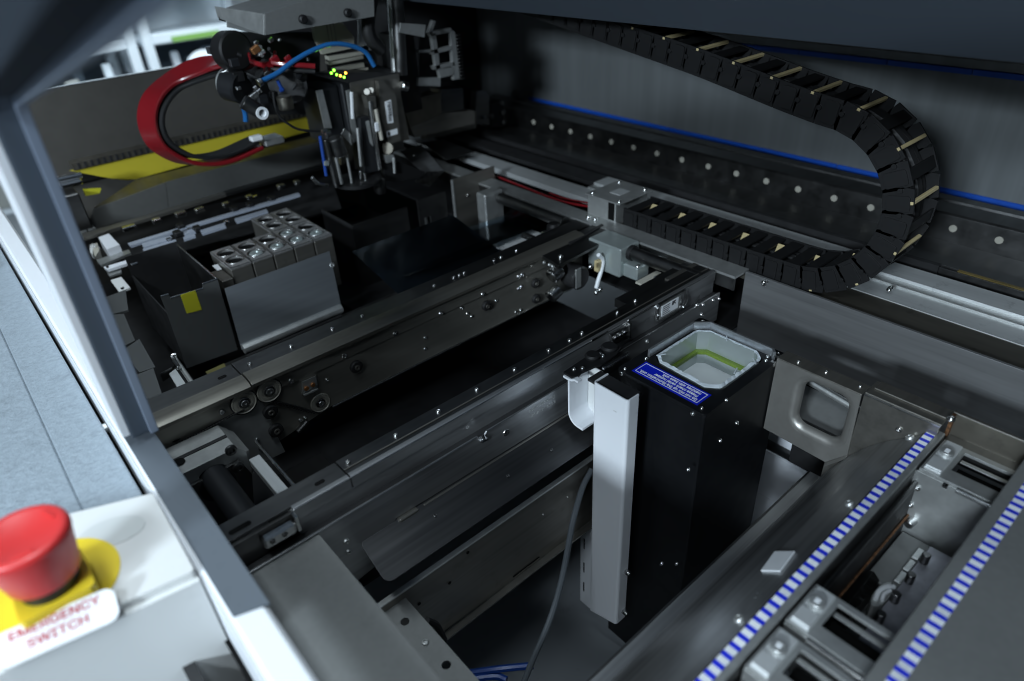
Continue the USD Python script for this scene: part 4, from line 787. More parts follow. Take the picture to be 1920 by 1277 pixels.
# ------------------------------------------------------------------ nozzle blocks, bin and chute plate
NB = [(0, 0, 0, 0), (1, 0, 0, 1), (2, 0, 0, 1), (3, 0, 1, 1), (4, 0, 0, 1), (3, 1, 0, 0), (4, 1, 0, 0)]
NL_ = ["front nozzle block at the left end with two empty holes", "second front nozzle block with one pale insert", "third front nozzle block with one pale insert, in the middle of the row", "fourth front nozzle block holding two pale inserts",
       "rightmost front nozzle block with one pale insert near the far edge", "left block of the two in the back row with empty holes", "right block of the two in the back row with empty holes"]
for (i, row, a, b), lab in zip(NB, NL_):
    t = Thing("nozzle_block", lab, "nozzle block", "nozzle blocks standing in two rows"); x0 = .3775 + i * .0484; x1 = x0 + .0452; y0 = 1.380 + row * .118; y1 = y0 + .1165
    t.part("body", box(x0, x1, y0, y1, -.13, -.0048, .001), "warm_steel")
    cs = [(x0 + .0235, y0 + .085), (x0 + .0235, y0 + .035)]
    pl = sg.box(x0, y0, x1, y1)
    for c in cs: pl = pl.difference(circ(*c, .0182, 28))
    for c in ((x0 + .006, y0 + .06), (x1 - .006, y0 + .06), (x0 + .006, y0 + .006), (x1 - .006, y1 - .006)): pl = pl.difference(circ(*c, .0022, 8))
    t.part("top_plate", extr(pl, "z", -.0045, .0), "block_top")
    t.part("top_edge", extr(sg.box(x0, y0, x1, y1).difference(sg.box(x0 + .0011, y0 + .0011, x1 - .0011, y1 - .0011)), "z", .0001, .0009), "bright_steel")
    for c, full in zip(cs, (a, b)):
        t.part("hole_ring", extr(circ(*c, .0196, 28).difference(circ(*c, .0182, 28)), "z", .0001, .0011), "bright_steel")
        if full:
            q = t.part("insert", lathe([(.0150, -.004), (.0150, .002), (.0125, .004), (.006, .004), (.005, .002)], (*c, -.003), Z, 24), "frosted"); t.part("insert_ring", lathe([(.0182, 0), (.0182, .0015), (.0160, .0015)], (*c, -.0042), Z, 24), "black_sheet", q)
        else: t.part("hole", lathe([(.0181, -.0003), (.0178, .0004), (.0135, .0004), (.011, .0002)], (*c, -.0046), Z, 24), "black_void")
    t.part("front_latch", cyl((x0 + .012, y0 - .003, -.075), (x0 + .012, y0, -.075), .004, 10), "black_void")
    t.screw((x0 + .006, y0 + .004, -.012), (0, -1, .6), .004)
    t.done()
tg = Thing("block_end_tag", "small white tag on the thin end plate left of the nozzle blocks", "end plate")
tg.part("plate", box(.352, .3755, 1.376, 1.44, -.15, -.02, .001), "warm_steel"); tg.part("tag", hull_pts([np.array(p) + (0, 0, dz) for p in ((0.3647, 1.4627, -0.0180), (0.3762, 1.4618, -0.0180), (0.3737, 1.4307, -0.0180), (0.3640, 1.4300, -0.0180)) for dz in (0, .0012)]), "label_white"); tg.done()
cpl = Thing("tilted_steel_plate", "smooth tilted steel plate in front of the nozzle blocks", "steel plate")
cpl.part("plate", slab([(0.3334, 1.3000, -0.0002), (0.5664, 1.3000, 0.0000), (0.5471, 1.2550, -0.1160), (0.3175, 1.2550, -0.1186)], .003), "grey_blue_steel")
for q in ((0.3392, 1.2950, -0.0349), (0.5614, 1.2900, -0.0283)): cpl.screw(q, (0, -.95, .3), .006, "zinc")
cpl.part("rolled_foot", tube([(0.3195, 1.2500, -0.1159), (0.5447, 1.2500, -0.1143)], .010, 12, 0), "zinc"); cpl.part("toothed_strip", tube([(0.3175, 1.2350, -0.1248), (0.5345, 1.2350, -0.1228)], .003, 6, 0), "black_rubber")
cpl.done()
bn = Thing("reject_bin", "open dark steel bin with a notched front and a yellow sticker", "bin")
fpn = [(0.2282, 1.3600, 0.0010), (0.2432, 1.3600, -0.0003), (0.2436, 1.3600, -0.0089), (0.3086, 1.3600, -0.0129), (0.3093, 1.3600, -0.0033), (0.3404, 1.3600, -0.0030), (0.3358, 1.3600, -0.1751), (0.2268, 1.3600, -0.1705)]
bn.part("front", extr(sg.Polygon([(p[0], p[2]) for p in fpn]), "y", 1.358, 1.3605), "dark_plate")
x0, x1, zt, zb = fpn[0][0], fpn[5][0], fpn[5][2], fpn[7][2]
bn.part("right_side", box(x1 - .0025, x1, 1.361, 1.60, zb, zt), "dark_steel"); bn.part("left_side", box(x0, x0 + .0025, 1.361, 1.60, zb, zt - .035), "black_sheet"); bn.part("back", box(x0, x1, 1.5975, 1.60, zb, zt + .01), "black_sheet"); bn.part("bottom", box(x0, x1, 1.361, 1.5975, zb, zb + .003), "black_void")
bn.part("rim", box(x1 - .0028, x1 + .0006, 1.361, 1.60, zt + .0002, zt + .003, .0006), "bright_steel")
for p, q in ((fpn[0], fpn[1]), (fpn[2], fpn[3]), (fpn[4], fpn[5])): bn.part("rim", cyl((p[0], 1.359, p[2] + .0008), (q[0], 1.359, q[2] + .0008), .0018, 8), "bright_steel")
bn.part("yellow_sticker", hull_pts([(0.2629, 1.3575, -0.0085), (0.2925, 1.3575, -0.0093), (0.2928, 1.3575, -0.0557), (0.2623, 1.3575, -0.0516), (0.2634, 1.3560, -0.0118), (0.2899, 1.3560, -0.0526)]), "yellow_sticker")
bn.part("inner_tab", cyl((0.2204, 1.5000, 0.0247), (0.2332, 1.5000, 0.0250), .003, 8), "bright_steel")
bn.done()
dp = Thing("dark_deck", "dark stepped steel deck between the nozzle blocks and the rear conveyor rail", "deck")
dp.part("deck", box(.24, 1.0, 1.04, 1.25, -.135, -.13), "dark_steel"); dp.part("step", box(.26, 1.0, 1.15, 1.16, -.13, -.115, .002), "warm_steel"); dp.part("step", box(.26, 1.0, 1.11, 1.115, -.1298, -.118, .001), "dark_steel")
dp.part("deck", box(.62, 1.02, 1.26, 1.55, -.20, -.195), "black_sheet"); dp.part("corner_sheet", hull_pts([(0.2371, 1.2462, -0.1280), (0.2758, 1.2489, -0.1280), (0.2669, 1.1859, -0.1280), (0.2354, 1.1858, -0.1280)]+[(0.2366, 1.2437, -0.1265)]), "yellow_tint")
dp.done()
# tall covers right of the blocks
tc = Thing("tall_dark_cover", "plain dark tall cover standing right of the nozzle blocks", "cover")
tc.part("face", box(.70, .86, 1.44, 1.446, -.24, -.025), "dark_steel"); tc.part("side", box(.70, .703, 1.4462, 1.6, -.24, -.025), "black_sheet"); tc.done()
tc = Thing("slotted_column_cover", "dark column cover with a long slot beneath the steel funnel", "cover")
tc.part("face", extr(sg.box(.868, -.22, .955, .0).difference(sg.box(.882, -.15, .902, -.05)), "y", 1.40, 1.405), "dark_steel"); tc.part("inner_strip", box(.88, .904, 1.42, 1.424, -.16, -.04), "zinc")
tc.part("base", box(.88, .97, 1.24, 1.40, -.18, -.172), "grey_plate"); tc.part("base_front", box(.88, .97, 1.238, 1.2398, -.21, -.172), "zinc"); tc.done()
tc = Thing("olive_side_cover", "olive grey side cover with a bright edge and one small screw", "cover")
tc.part("face", box(.972, 1.11, 1.385, 1.39, -.20, .03), "warm_steel"); tc.part("edge", box(.968, .9718, 1.383, 1.39, -.20, .03), "zinc"); tc.screw((1.0136, 1.3840, -0.0224), -Y, .004); tc.done()
fn = Thing("steel_funnel", "bent bright sheet funnel below the placement head", "funnel")
a, b, c, d = (0.9192, 1.5500, 0.0788), (1.0697, 1.5500, 0.0284), (0.9903, 1.4500, 0.0134), (0.9382, 1.4500, 0.0459)
fn.part("sheet", slab([(0.9547, 1.6000, 0.0658), (1.0284, 1.6000, 0.0643), (1.0132, 1.4800, 0.0194), (0.9648, 1.4800, 0.0118)], .002), "brushed_steel_x"); fn.part("sheet", slab([(0.9181, 1.4800, 0.0187), (0.9620, 1.4800, -0.0080), (1.0136, 1.4800, 0.0222), (0.9641, 1.4900, 0.0301)], .002), "bright_steel")
fn.part("fold", slab([(0.9675, 1.6000, 0.0700), (1.0551, 1.6000, 0.0216), (1.0509, 1.6000, 0.0180), (0.9635, 1.6000, 0.0666)], .004), "bright_steel"); fn.part("fold", slab([(1.0249, 1.6200, 0.0687), (1.0791, 1.6200, 0.0377), (1.0766, 1.6200, 0.0337), (1.0225, 1.6200, 0.0648)], .004), "bright_steel")
fn.part("wing", slab([(1.0614, 1.6500, 0.0529), (1.1360, 1.6500, 0.0447), (1.1735, 1.5500, 0.0196), (1.0707, 1.5500, 0.0221)], .003), "dark_steel"); fn.screw((0.9655, 1.5450, 0.0613), (-.2, -.6, .7), .003); fn.done()
cv = Thing("clear_cover", "smoked clear acrylic covers over the dark deck", "acrylic cover")
cv.part("sheet", slab([(.62, 1.12, -.06), (.90, 1.12, -.06), (.90, 1.30, -.02), (.62, 1.30, -.02)], .003), "clear_cover"); cv.part("sheet", slab([(0.7214, 1.2910, -0.0500), (1.0795, 1.2535, -0.0500), (1.0422, 1.1432, -0.0500), (0.6632, 1.1588, -0.0500)], .003), "clear_cover")
cv.done()
# ------------------------------------------------------------------ the placement head
ph = Thing("placement_head", "pick and place head with a labelled front plate, black motor, rods and tubes", "placement head")
HY = 1.50
fpl = [(0.7911, 1.5000, 0.2878), (0.9258, 1.5000, 0.2848), (0.9229, 1.5000, 0.2303), (0.9309, 1.5000, 0.1206), (0.8891, 1.5000, 0.1222), (0.8912, 1.5000, 0.1723), (0.8857, 1.5000, 0.2299), (0.8467, 1.5000, 0.2474), (0.8275, 1.5000, 0.2239), (0.8188, 1.5000, 0.1466), (0.7915, 1.5000, 0.1452)]
ph.part("front_plate", extr(sg.Polygon([(p[0], p[2]) for p in fpl]), "y", HY, HY + .005), "warm_steel")
cvp = [(0.8552, 1.4900, 0.2788), (0.8700, 1.4900, 0.2786), (0.8977, 1.4900, 0.2391), (0.8936, 1.4900, 0.1312), (0.8600, 1.4900, 0.1283), (0.8486, 1.4900, 0.1934)]
ph.part("cover_plate", extr(sg.Polygon([(p[0], p[2]) for p in cvp]), "y", 1.482, 1.4975), "warm_steel")
def onplane(c4, y, th): return hull_pts([np.array(p) for p in c4] + [np.array(p) + (0, th, 0) for p in c4])
lb = ph.part("label", onplane([(0.8644, 1.4805, 0.2307), (0.8813, 1.4805, 0.2324), (0.8797, 1.4805, 0.1781), (0.8629, 1.4805, 0.1792)], 0, .0012), "label_white")
o = np.array((0.8791, 1.4800, 0.2304)); e = np.array((0.8781, 1.4800, 0.1798)) - o; e /= np.linalg.norm(e); u = np.cross(e, Y) * -1
ph.part("label_text", place(meshkit.text_mesh("rqqqz", .0088, .0004, True), np.array((0.8714, 1.4800, 0.2294)), e, np.cross(-Y, e)), "label_ink", lb, smooth=False)
for k in range(3): ph.part("print_line", obox(np.array((0.8708, 1.4798, 0.1917)) + u * (.003 * k - .003), e, u, Y, .016, .0008, .0004), "label_ink", lb)
lb2 = ph.part("label", onplane([(0.8567, 1.4805, 0.1611), (0.8878, 1.4805, 0.1620), (0.8872, 1.4805, 0.1490), (0.8559, 1.4805, 0.1483)], 0, .0012), "label_white")
ph.part("code_square", onplane([(0.8590, 1.4798, 0.1594), (0.8651, 1.4798, 0.1594), (0.8651, 1.4798, 0.1502), (0.8589, 1.4798, 0.1503)], 0, .0005), "label_ink", lb2)
ph.part("body", box(.80, .915, HY + .0052, 1.68, .10, .285), "dark_steel")
ph.part("motor", box(.775, .799, 1.515, 1.645, .145, .285, .003), "motor_black"); ph.part("motor", box(.72, .7745, 1.53, 1.62, .15, .28, .004), "motor_black")
ph.part("side_plate", slab([(0.7123, 1.5200, 0.2795), (0.7283, 1.5200, 0.2788), (0.7338, 1.5200, 0.1903), (0.7151, 1.5200, 0.1945)], .004), "zinc"); ph.part("side_strip", slab([(0.7763, 1.5000, 0.2703), (0.7876, 1.5000, 0.2706), (0.7866, 1.5000, 0.1502), (0.7722, 1.5000, 0.1523)], .003), "zinc")
ph.part("light_strip", obox((0.7781, 1.4850, 0.2385), (.15, 0, 1), Y, (1, 0, -.15), .06, .006, .006, .001), "label_white")
ph.part("top_board", slab([(0.7021, 1.5000, 0.3206), (0.7892, 1.5000, 0.2857), (0.9256, 1.5000, 0.2836), (0.9624, 1.6800, 0.2786)], .004), "black_sheet")
ph.part("camera_barrel", cyl((0.7104, 1.4700, 0.1824), (0.7183, 1.4700, 0.1405), .018, 20, .002), "dark_steel"); ph.part("barrel_end", cyl((0.7130, 1.4650, 0.1554), (0.7180, 1.4650, 0.1391), .012, 20, .001), "bright_steel"); ph.part("barrel_mount", onplane([(0.7433, 1.5000, 0.1667), (0.7791, 1.5000, 0.1648), (0.7609, 1.5000, 0.1107), (0.7305, 1.5000, 0.1053)], 0, .06), "bronze_steel")
ph.part("reflector", slab([(0.7502, 1.4900, 0.1920), (0.7764, 1.4900, 0.1583), (0.7601, 1.4900, 0.1494), (0.7404, 1.4900, 0.1793)], .004), "bright_steel")
for a, b, r, m in (((0.6885, 1.4700, 0.1825), (0.6946, 1.4700, 0.0691), .0075, "dark_steel"), ((0.7041, 1.4700, 0.1789), (0.7068, 1.4700, 0.0723), .005, "zinc"), ((0.7345, 1.4700, 0.1365), (0.7343, 1.4700, 0.0647), .003, "zinc"), ((0.7740, 1.4700, 0.1903), (0.7664, 1.4700, 0.0999), .0038, "zinc"), ((0.8173, 1.4700, 0.2427), (0.8154, 1.4700, 0.0792), .0048, "bright_steel"), ((0.8295, 1.4700, 0.2219), (0.8341, 1.4700, 0.1487), .005, "beige_plastic"), ((0.7616, 1.4700, 0.0906), (0.7608, 1.4700, 0.0708), .0035, "bright_steel"), ((0.7718, 1.4700, 0.0813), (0.7733, 1.4700, 0.0580), .0035, "bright_steel"), ((0.8594, 1.4700, 0.0990), (0.8557, 1.4700, 0.0590), .0035, "zinc"), ((0.6775, 1.4700, 0.1936), (0.6733, 1.4700, 0.1010), .004, "blue_clip")):
    ph.part("rod", cyl(a, b, r, 14, .0008), m)
ph.part("rod_end", obox((0.8236, 1.4700, 0.1819), X, Y, Z, .012, .012, .022, .002), "label_white"); ph.part("slide", onplane([(0.8098, 1.4700, 0.2562), (0.8349, 1.4700, 0.2514), (0.8330, 1.4700, 0.2249), (0.8128, 1.4700, 0.2265)], 0, .02), "warm_steel")
ph.part("slide_bolts", cat(cyl((0.8132, 1.4680, 0.2654), (0.8227, 1.4800, 0.2620), .007, 12), cyl((0.8250, 1.4680, 0.2668), (0.8345, 1.4800, 0.2634), .006, 12)), "warm_steel")
ph.part("z_motor", onplane([(0.7918, 1.4800, 0.2071), (0.8124, 1.4800, 0.2077), (0.8321, 1.4800, 0.1369), (0.8205, 1.4800, 0.0729), (0.7799, 1.4800, 0.0769)], 0, .05), "motor_black"); ph.part("z_motor_edge", onplane([(0.8033, 1.4780, 0.1975), (0.8123, 1.4780, 0.1981), (0.8124, 1.4780, 0.1354), (0.8054, 1.4780, 0.1461)], 0, .002), "zinc")
ph.part("nozzle_disc", lathe([(.058, -.004), (.058, .004), (.05, .006), (.03, .006)], (0.7632, 1.4900, 0.0615), Z, 40), "black_plastic"); ph.part("shield", onplane([(0.8366, 1.4800, 0.0932), (0.8845, 1.4800, 0.0769), (0.9527, 1.4800, 0.0353), (0.9392, 1.4800, 0.0245), (0.8577, 1.4800, 0.0324), (0.8312, 1.4800, 0.0453)], 0, .02), "black_plastic")
ph.part("nozzle", lathe([(.012, 0), (.016, .01), (.016, .035), (.010, .04)], (0.8079, 1.4700, 0.0207), Z, 20), "dark_steel")
ph.part("bracket", onplane([(0.8362, 1.4700, 0.1088), (0.8605, 1.4700, 0.1055), (0.8609, 1.4700, 0.0892), (0.8389, 1.4700, 0.0893)], 0, .02), "zinc"); ph.part("round_mount", cyl((0.8521, 1.4820, 0.1211), (0.8655, 1.5000, 0.1143), .016, 20, .002), "bronze_steel")
ph.part("clip", onplane([(0.6732, 1.4600, 0.1375), (0.6826, 1.4600, 0.1364), (0.6805, 1.4600, 0.1268), (0.6711, 1.4600, 0.1280)], 0, .01), "frosted"); ph.part("tube_tip", tube([(0.6331, 1.4600, 0.1103), (0.6465, 1.4600, 0.0913), (0.6678, 1.4600, 0.0816)], .004, 8), "bright_steel")
for q in ((0.6846, 1.4700, 0.2016), (0.6916, 1.4700, 0.1964)): ph.part("nut", cyl(q, np.array(q) + (.012, 0, 0), .005, 8), "bright_steel")
# boards, ribbon and connectors above
ph.part("ribbon_cover", onplane([(0.7514, 1.5500, 0.4061), (0.8219, 1.5500, 0.4080), (0.8479, 1.5500, 0.3704), (0.8433, 1.5500, 0.3478), (0.7607, 1.5500, 0.3465), (0.7486, 1.5500, 0.3821)], 0, .01), "beige_plastic")
for a, b in (((0.7839, 1.5500, 0.4084), (0.7827, 1.5500, 0.3660)), ((0.7920, 1.5500, 0.4085), (0.7912, 1.5500, 0.3670)), ((0.8001, 1.5500, 0.4086), (0.8008, 1.5500, 0.3668))): ph.part("ribbon_crease", cyl(a, b, .0015, 6), "warm_steel")
for a, b, c, d in (((0.7742, 1.5500, 0.3398), (0.8673, 1.5500, 0.3371), (0.8674, 1.5500, 0.3300), (0.7749, 1.5500, 0.3304)), ((0.7729, 1.5500, 0.3272), (0.8627, 1.5500, 0.3283), (0.8642, 1.5500, 0.3209), (0.7743, 1.5500, 0.3211)), ((0.7809, 1.5500, 0.3130), (0.8624, 1.5500, 0.3115), (0.8634, 1.5500, 0.3017), (0.7832, 1.5500, 0.3043)), ((0.8164, 1.5500, 0.2999), (0.8719, 1.5500, 0.2991), (0.8713, 1.5500, 0.2881), (0.8175, 1.5500, 0.2913))):
    ph.part("connector", onplane([a, b, c, d], 0, .02), "beige_plastic")
ph.part("connector_board", onplane([(0.7758, 1.5600, 0.3477), (0.8869, 1.5600, 0.3464), (0.8922, 1.5600, 0.2784), (0.7720, 1.5600, 0.2919)], 0, .006), "black_sheet")
for q, m in (((0.7483, 1.5000, 0.3138), "led_green"), ((0.7607, 1.5000, 0.3083), "led_green"), ((0.7695, 1.5000, 0.3044), "led_amber"), ((0.7840, 1.5000, 0.3078), "led_amber"), ((0.7781, 1.5000, 0.2995), "led_green"), ((0.7561, 1.5000, 0.3183), "led_green")):
    ph.part("indicator_lamp", trimesh.creation.icosphere(1, .0030).apply_translation(q), m)
ph.done()
bt = Thing("blue_air_tube", "blue air tube arching over the placement head", "tube")
bt.part("tube", tube([(0.5667, 1.4600, 0.3328), (0.6069, 1.4600, 0.3427), (0.6471, 1.4600, 0.3594), (0.6937, 1.4600, 0.3733), (0.7395, 1.4600, 0.3793), (0.7837, 1.4600, 0.3707), (0.8206, 1.4600, 0.3508), (0.8383, 1.4600, 0.3183)], .0052, 10), "blue_tube"); bt.part("fitting", cyl((0.5615, 1.4600, 0.3306), (0.5692, 1.4600, 0.3334), .0085, 12), "bright_steel"); bt.done()
hb = Thing("head_top_box", "flat grey electronics box above the placement head", "electronics box")
hb.part("face", onplane([(0.5950, 1.4500, 0.4183), (0.6049, 1.4500, 0.4561), (0.8621, 1.4500, 0.4941), (0.8512, 1.4500, 0.4209)], 0, .2), "grey_plate"); hb.part("side", slab([(0.5960, 1.4550, 0.4178), (0.6056, 1.4550, 0.4548), (0.5717, 1.6200, 0.4639), (0.5720, 1.6200, 0.4412)], .004), "zinc")
for q in ((0.6799, 1.4470, 0.4372), (0.7845, 1.4470, 0.4366)): hb.part("button_screw", lathe([(.009, 0), (.009, .006), (.006, .009)], q, -Y, 18), "black_plastic")
hb.part("corner_hole", onplane([(0.5721, 1.6120, 0.4561), (0.5832, 1.6120, 0.4507), (0.5826, 1.6120, 0.4321), (0.5703, 1.6120, 0.4378)], 0, .004), "black_void"); hb.done()
hm = Thing("head_machinery", "dark tangle of motors, pulleys and fittings left of the placement head", "head mechanism")
hm.part("drum", cyl((0.5723, 1.5600, 0.3820), (0.5641, 1.6000, 0.3794), .040, 28, .004), "black_plastic"); hm.part("drum", cyl((0.5636, 1.5600, 0.3073), (0.5453, 1.6000, 0.3132), .034, 28, .004), "motor_black"); hm.part("drum_rim", cyl((0.5508, 1.6100, 0.3143), (0.5482, 1.6150, 0.3152), .030, 24), "zinc")
hm.part("white_ring", lathe([(.013, 0), (.013, .004), (.008, .004), (.007, .001)], (0.5503, 1.4500, 0.2741), -Y, 24), "label_white"); hm.part("cylinder", cyl((0.5241, 1.4700, 0.3001), (0.5533, 1.4600, 0.2730), .015, 20, .002), "dark_steel")
hm.part("flange", lathe([(.045, 0), (.045, .006), (.02, .008)], (0.6597, 1.5400, 0.3038), (-.7, -.7, 0), 28), "black_sheet"); hm.part("clear_pot", cyl((0.6268, 1.5000, 0.2584), (0.6263, 1.5000, 0.2870), .017, 18, .002), "bronze_steel")
rr = random.Random(11)
for k in range(34):
    c = np.array((rr.uniform(.53, .72), 1.55 + rr.uniform(-.05, .05), rr.uniform(.26, .39))); s = rr.choice((.006, .009, .013))
    m = rr.choice(["motor_black"] * 4 + ["dark_steel", "bright_steel", "black_plastic", "zinc"])
    if rr.random() < .5: hm.part("fitting", cyl(c, c + np.array((rr.uniform(-1, 1), rr.uniform(-1, .2), rr.uniform(-1, 1))) * s * 2, s * .7, 12, .0008), m)
    else: hm.part("small_block", obox(c, X, Y, Z, s * rr.uniform(1, 2.4), s * 1.5, s * rr.uniform(1, 2.4), .001), m)
for a, m, s in (((0.6242, 1.5000, 0.3620), "red_cable", .012), ((0.6542, 1.5000, 0.3594), "red_cable", .010), ((0.5882, 1.5000, 0.3875), "copper", .012), ((0.6257, 1.5000, 0.4006), "bright_steel", .008), ((0.6015, 1.5000, 0.3803), "zinc", .008), ((0.5928, 1.5000, 0.4002), "bright_steel", .007), ((0.5612, 1.5000, 0.2994), "bright_steel", .012), ((0.5736, 1.5000, 0.3058), "chrome", .009), ((0.5676, 1.5000, 0.3146), "chrome", .007)):
    hm.part("fitting", obox(a, (.9, 0, .4), Y, (-.4, 0, .9), s * 1.6, s, s * 1.2, .002), m)
hm.part("blue_clip", tube([(0.6077, 1.4700, 0.3275), (0.6115, 1.4700, 0.3138), (0.6146, 1.4700, 0.3067), (0.6082, 1.4700, 0.3057)], .004, 8), "blue_clip"); hm.part("back_plate", onplane([(0.5958, 1.6600, 0.4075), (0.8187, 1.6600, 0.3772), (0.7766, 1.6600, 0.1898), (0.6151, 1.6600, 0.2234), (0.5711, 1.6600, 0.2984)], 0, .01), "black_sheet")
hm.part("wire", tube([(0.5887, 1.4600, 0.3085), (0.5860, 1.4600, 0.2840), (0.5887, 1.4600, 0.2612), (0.6053, 1.4600, 0.2385), (0.6288, 1.4600, 0.2206), (0.6752, 1.4600, 0.2067)], .0026, 8), "black_rubber"); hm.part("teal_tube", tube([(0.5761, 1.6200, 0.2619), (0.5759, 1.6200, 0.2380), (0.5730, 1.6200, 0.2229)], .006, 8), "blue_tube")
for a, m in (((0.6248, 1.5000, 0.4152), "led_green"), ((0.6524, 1.5000, 0.3521), "led_green")): hm.part("indicator_lamp", trimesh.creation.icosphere(1, .0035).apply_translation(a), m)
hm.done()
hc = Thing("head_carrier", "dark steel carrier with arm, posts and loops right of the placement head", "carrier")
hc.part("post", cyl((0.9611, 1.5200, 0.4717), (0.9434, 1.5200, 0.2744), .016, 20), "dark_steel"); hc.part("post", cyl((0.9530, 1.5300, 0.4721), (0.9343, 1.5300, 0.2748), .010, 16), "zinc"); hc.part("hose", tube([(0.8879, 1.5000, 0.4689), (0.8632, 1.5000, 0.4118), (0.8615, 1.5000, 0.3728), (0.8858, 1.5000, 0.3404)], .016, 12), "black_rubber"); hc.part("pale_plate", onplane([(0.8782, 1.5600, 0.4364), (0.9165, 1.5600, 0.4411), (0.8895, 1.5600, 0.3755), (0.8992, 1.5600, 0.3325), (0.8601, 1.5600, 0.3444)], 0, .004), "zinc")
hc.part("arm", onplane([(0.9839, 1.6000, 0.1909), (1.1089, 1.6000, 0.1877), (1.1074, 1.6000, 0.1350), (1.0011, 1.6000, 0.1173)], 0, .05), "bronze_steel"); hc.part("arm", onplane([(1.1258, 1.6200, 0.1917), (1.2031, 1.6200, 0.1817), (1.2004, 1.6200, 0.1231), (1.1212, 1.6200, 0.1289)], 0, .05), "dark_steel")
hc.part("foot", onplane([(1.0137, 1.6200, 0.1110), (1.1249, 1.6200, 0.1282), (1.2385, 1.6200, 0.1108), (1.2348, 1.6200, 0.0747), (1.1295, 1.6200, 0.0915), (1.0234, 1.6200, 0.0824)], 0, .05), "warm_steel"); hc.part("silver_knob", cyl((0.9208, 1.4900, 0.2573), (0.9384, 1.4900, 0.2503), .011, 16, .002), "bright_steel")
hc.part("clamp_bar", onplane([(0.9481, 1.5000, 0.3920), (1.0181, 1.5000, 0.3783), (1.0111, 1.5000, 0.3518), (0.9418, 1.5000, 0.3720)], 0, .012), "zinc"); hc.part("curtain", box(.955, 1.02, 1.56, 1.62, .17, .36), "black_rubber"); hc.part("backdrop", box(1.16, 1.2, 1.9, 2.0, .05, .5), "black_sheet")
hc.done()
sc = Thing("second_cable_chain", "grey ribbed cable carrier end with dark square windows", "cable chain")
for (a, b, c, d) in (((1.0611, 1.5500, 0.3530), (1.1300, 1.5500, 0.3525), (1.1306, 1.5500, 0.3435), (1.0629, 1.5500, 0.3428)), ((1.0600, 1.5500, 0.3104), (1.1283, 1.5500, 0.3105), (1.1289, 1.5500, 0.3013), (1.0619, 1.5500, 0.2999)), ((1.0597, 1.5500, 0.2718), (1.1305, 1.5500, 0.2708), (1.1312, 1.5500, 0.2614), (1.0634, 1.5500, 0.2620)), ((1.0669, 1.5500, 0.3472), (1.0801, 1.5500, 0.3467), (1.0837, 1.5500, 0.2599), (1.0701, 1.5500, 0.2609)), ((1.1280, 1.5500, 0.3502), (1.1408, 1.5500, 0.3422), (1.1431, 1.5500, 0.2256), (1.1234, 1.5500, 0.2263)), ((1.0229, 1.5500, 0.3160), (1.0668, 1.5500, 0.3107), (1.0659, 1.5500, 0.3044), (1.0220, 1.5500, 0.3099)), ((1.0131, 1.5500, 0.2510), (1.0810, 1.5500, 0.2391), (1.0782, 1.5500, 0.2181), (1.0086, 1.5500, 0.2321)), ((1.0575, 1.5500, 0.3510), (1.0761, 1.5500, 0.3781), (1.0839, 1.5500, 0.3747), (1.0665, 1.5500, 0.3448)), ((1.0770, 1.5500, 0.2611), (1.1255, 1.5500, 0.2583), (1.1267, 1.5500, 0.2393), (1.0810, 1.5500, 0.2391))):
    sc.part("frame_bar", onplane([a, b, c, d], 0, .012), "zinc")
for q in np.linspace((1.1485, 1.5500, 0.3334), (1.1503, 1.5500, 0.2257), 14): sc.part("tooth", obox(q, X, Y, Z, .014, .01, .0035, .001), "dark_steel")
sc.part("back", onplane([(1.0639, 1.6000, 0.3486), (1.1739, 1.6000, 0.3468), (1.1760, 1.6000, 0.2107), (1.0447, 1.6000, 0.2203)], 0, .004), "black_plastic"); sc.done()
bk = Thing("beam_end_bracket", "steel end bracket with two bright bolts and a hook ring at the rail end", "bracket")
bk.part("plate", onplane([(1.3908, 1.8000, 0.1116), (1.4175, 1.8000, 0.1132), (1.4399, 1.8000, 0.0889), (1.4339, 1.8000, -0.0046), (1.3720, 1.8000, 0.0141)], 0, .03), "dark_steel"); bk.part("block", onplane([(1.4444, 1.8000, 0.0626), (1.5021, 1.8000, 0.0598), (1.4987, 1.8000, -0.0187), (1.4400, 1.8000, -0.0148)], 0, .05), "black_plastic")
for q in ((1.4097, 1.7950, 0.0258), (1.4393, 1.7950, 0.0248), (1.4860, 1.7950, 0.0586), (1.4906, 1.7950, 0.0264), (1.4928, 1.7950, -0.0077)): bk.screw(q, (-.5, -.8, .3), .008)
bk.part("hook_ring", lathe([(.017, 0), (.017, .006), (.011, .006), (.010, .001)], (1.6417, 1.9000, 0.0435), (-.6, -.8, 0), 22), "dark_steel"); bk.part("angle", onplane([(1.3670, 1.7800, 0.0559), (1.2406, 1.7800, 0.0361), (1.1675, 1.7800, 0.0244), (1.1659, 1.7800, 0.0132), (1.2697, 1.7800, 0.0163), (1.3620, 1.7800, 0.0060)], 0, .03), "warm_steel"); bk.done()

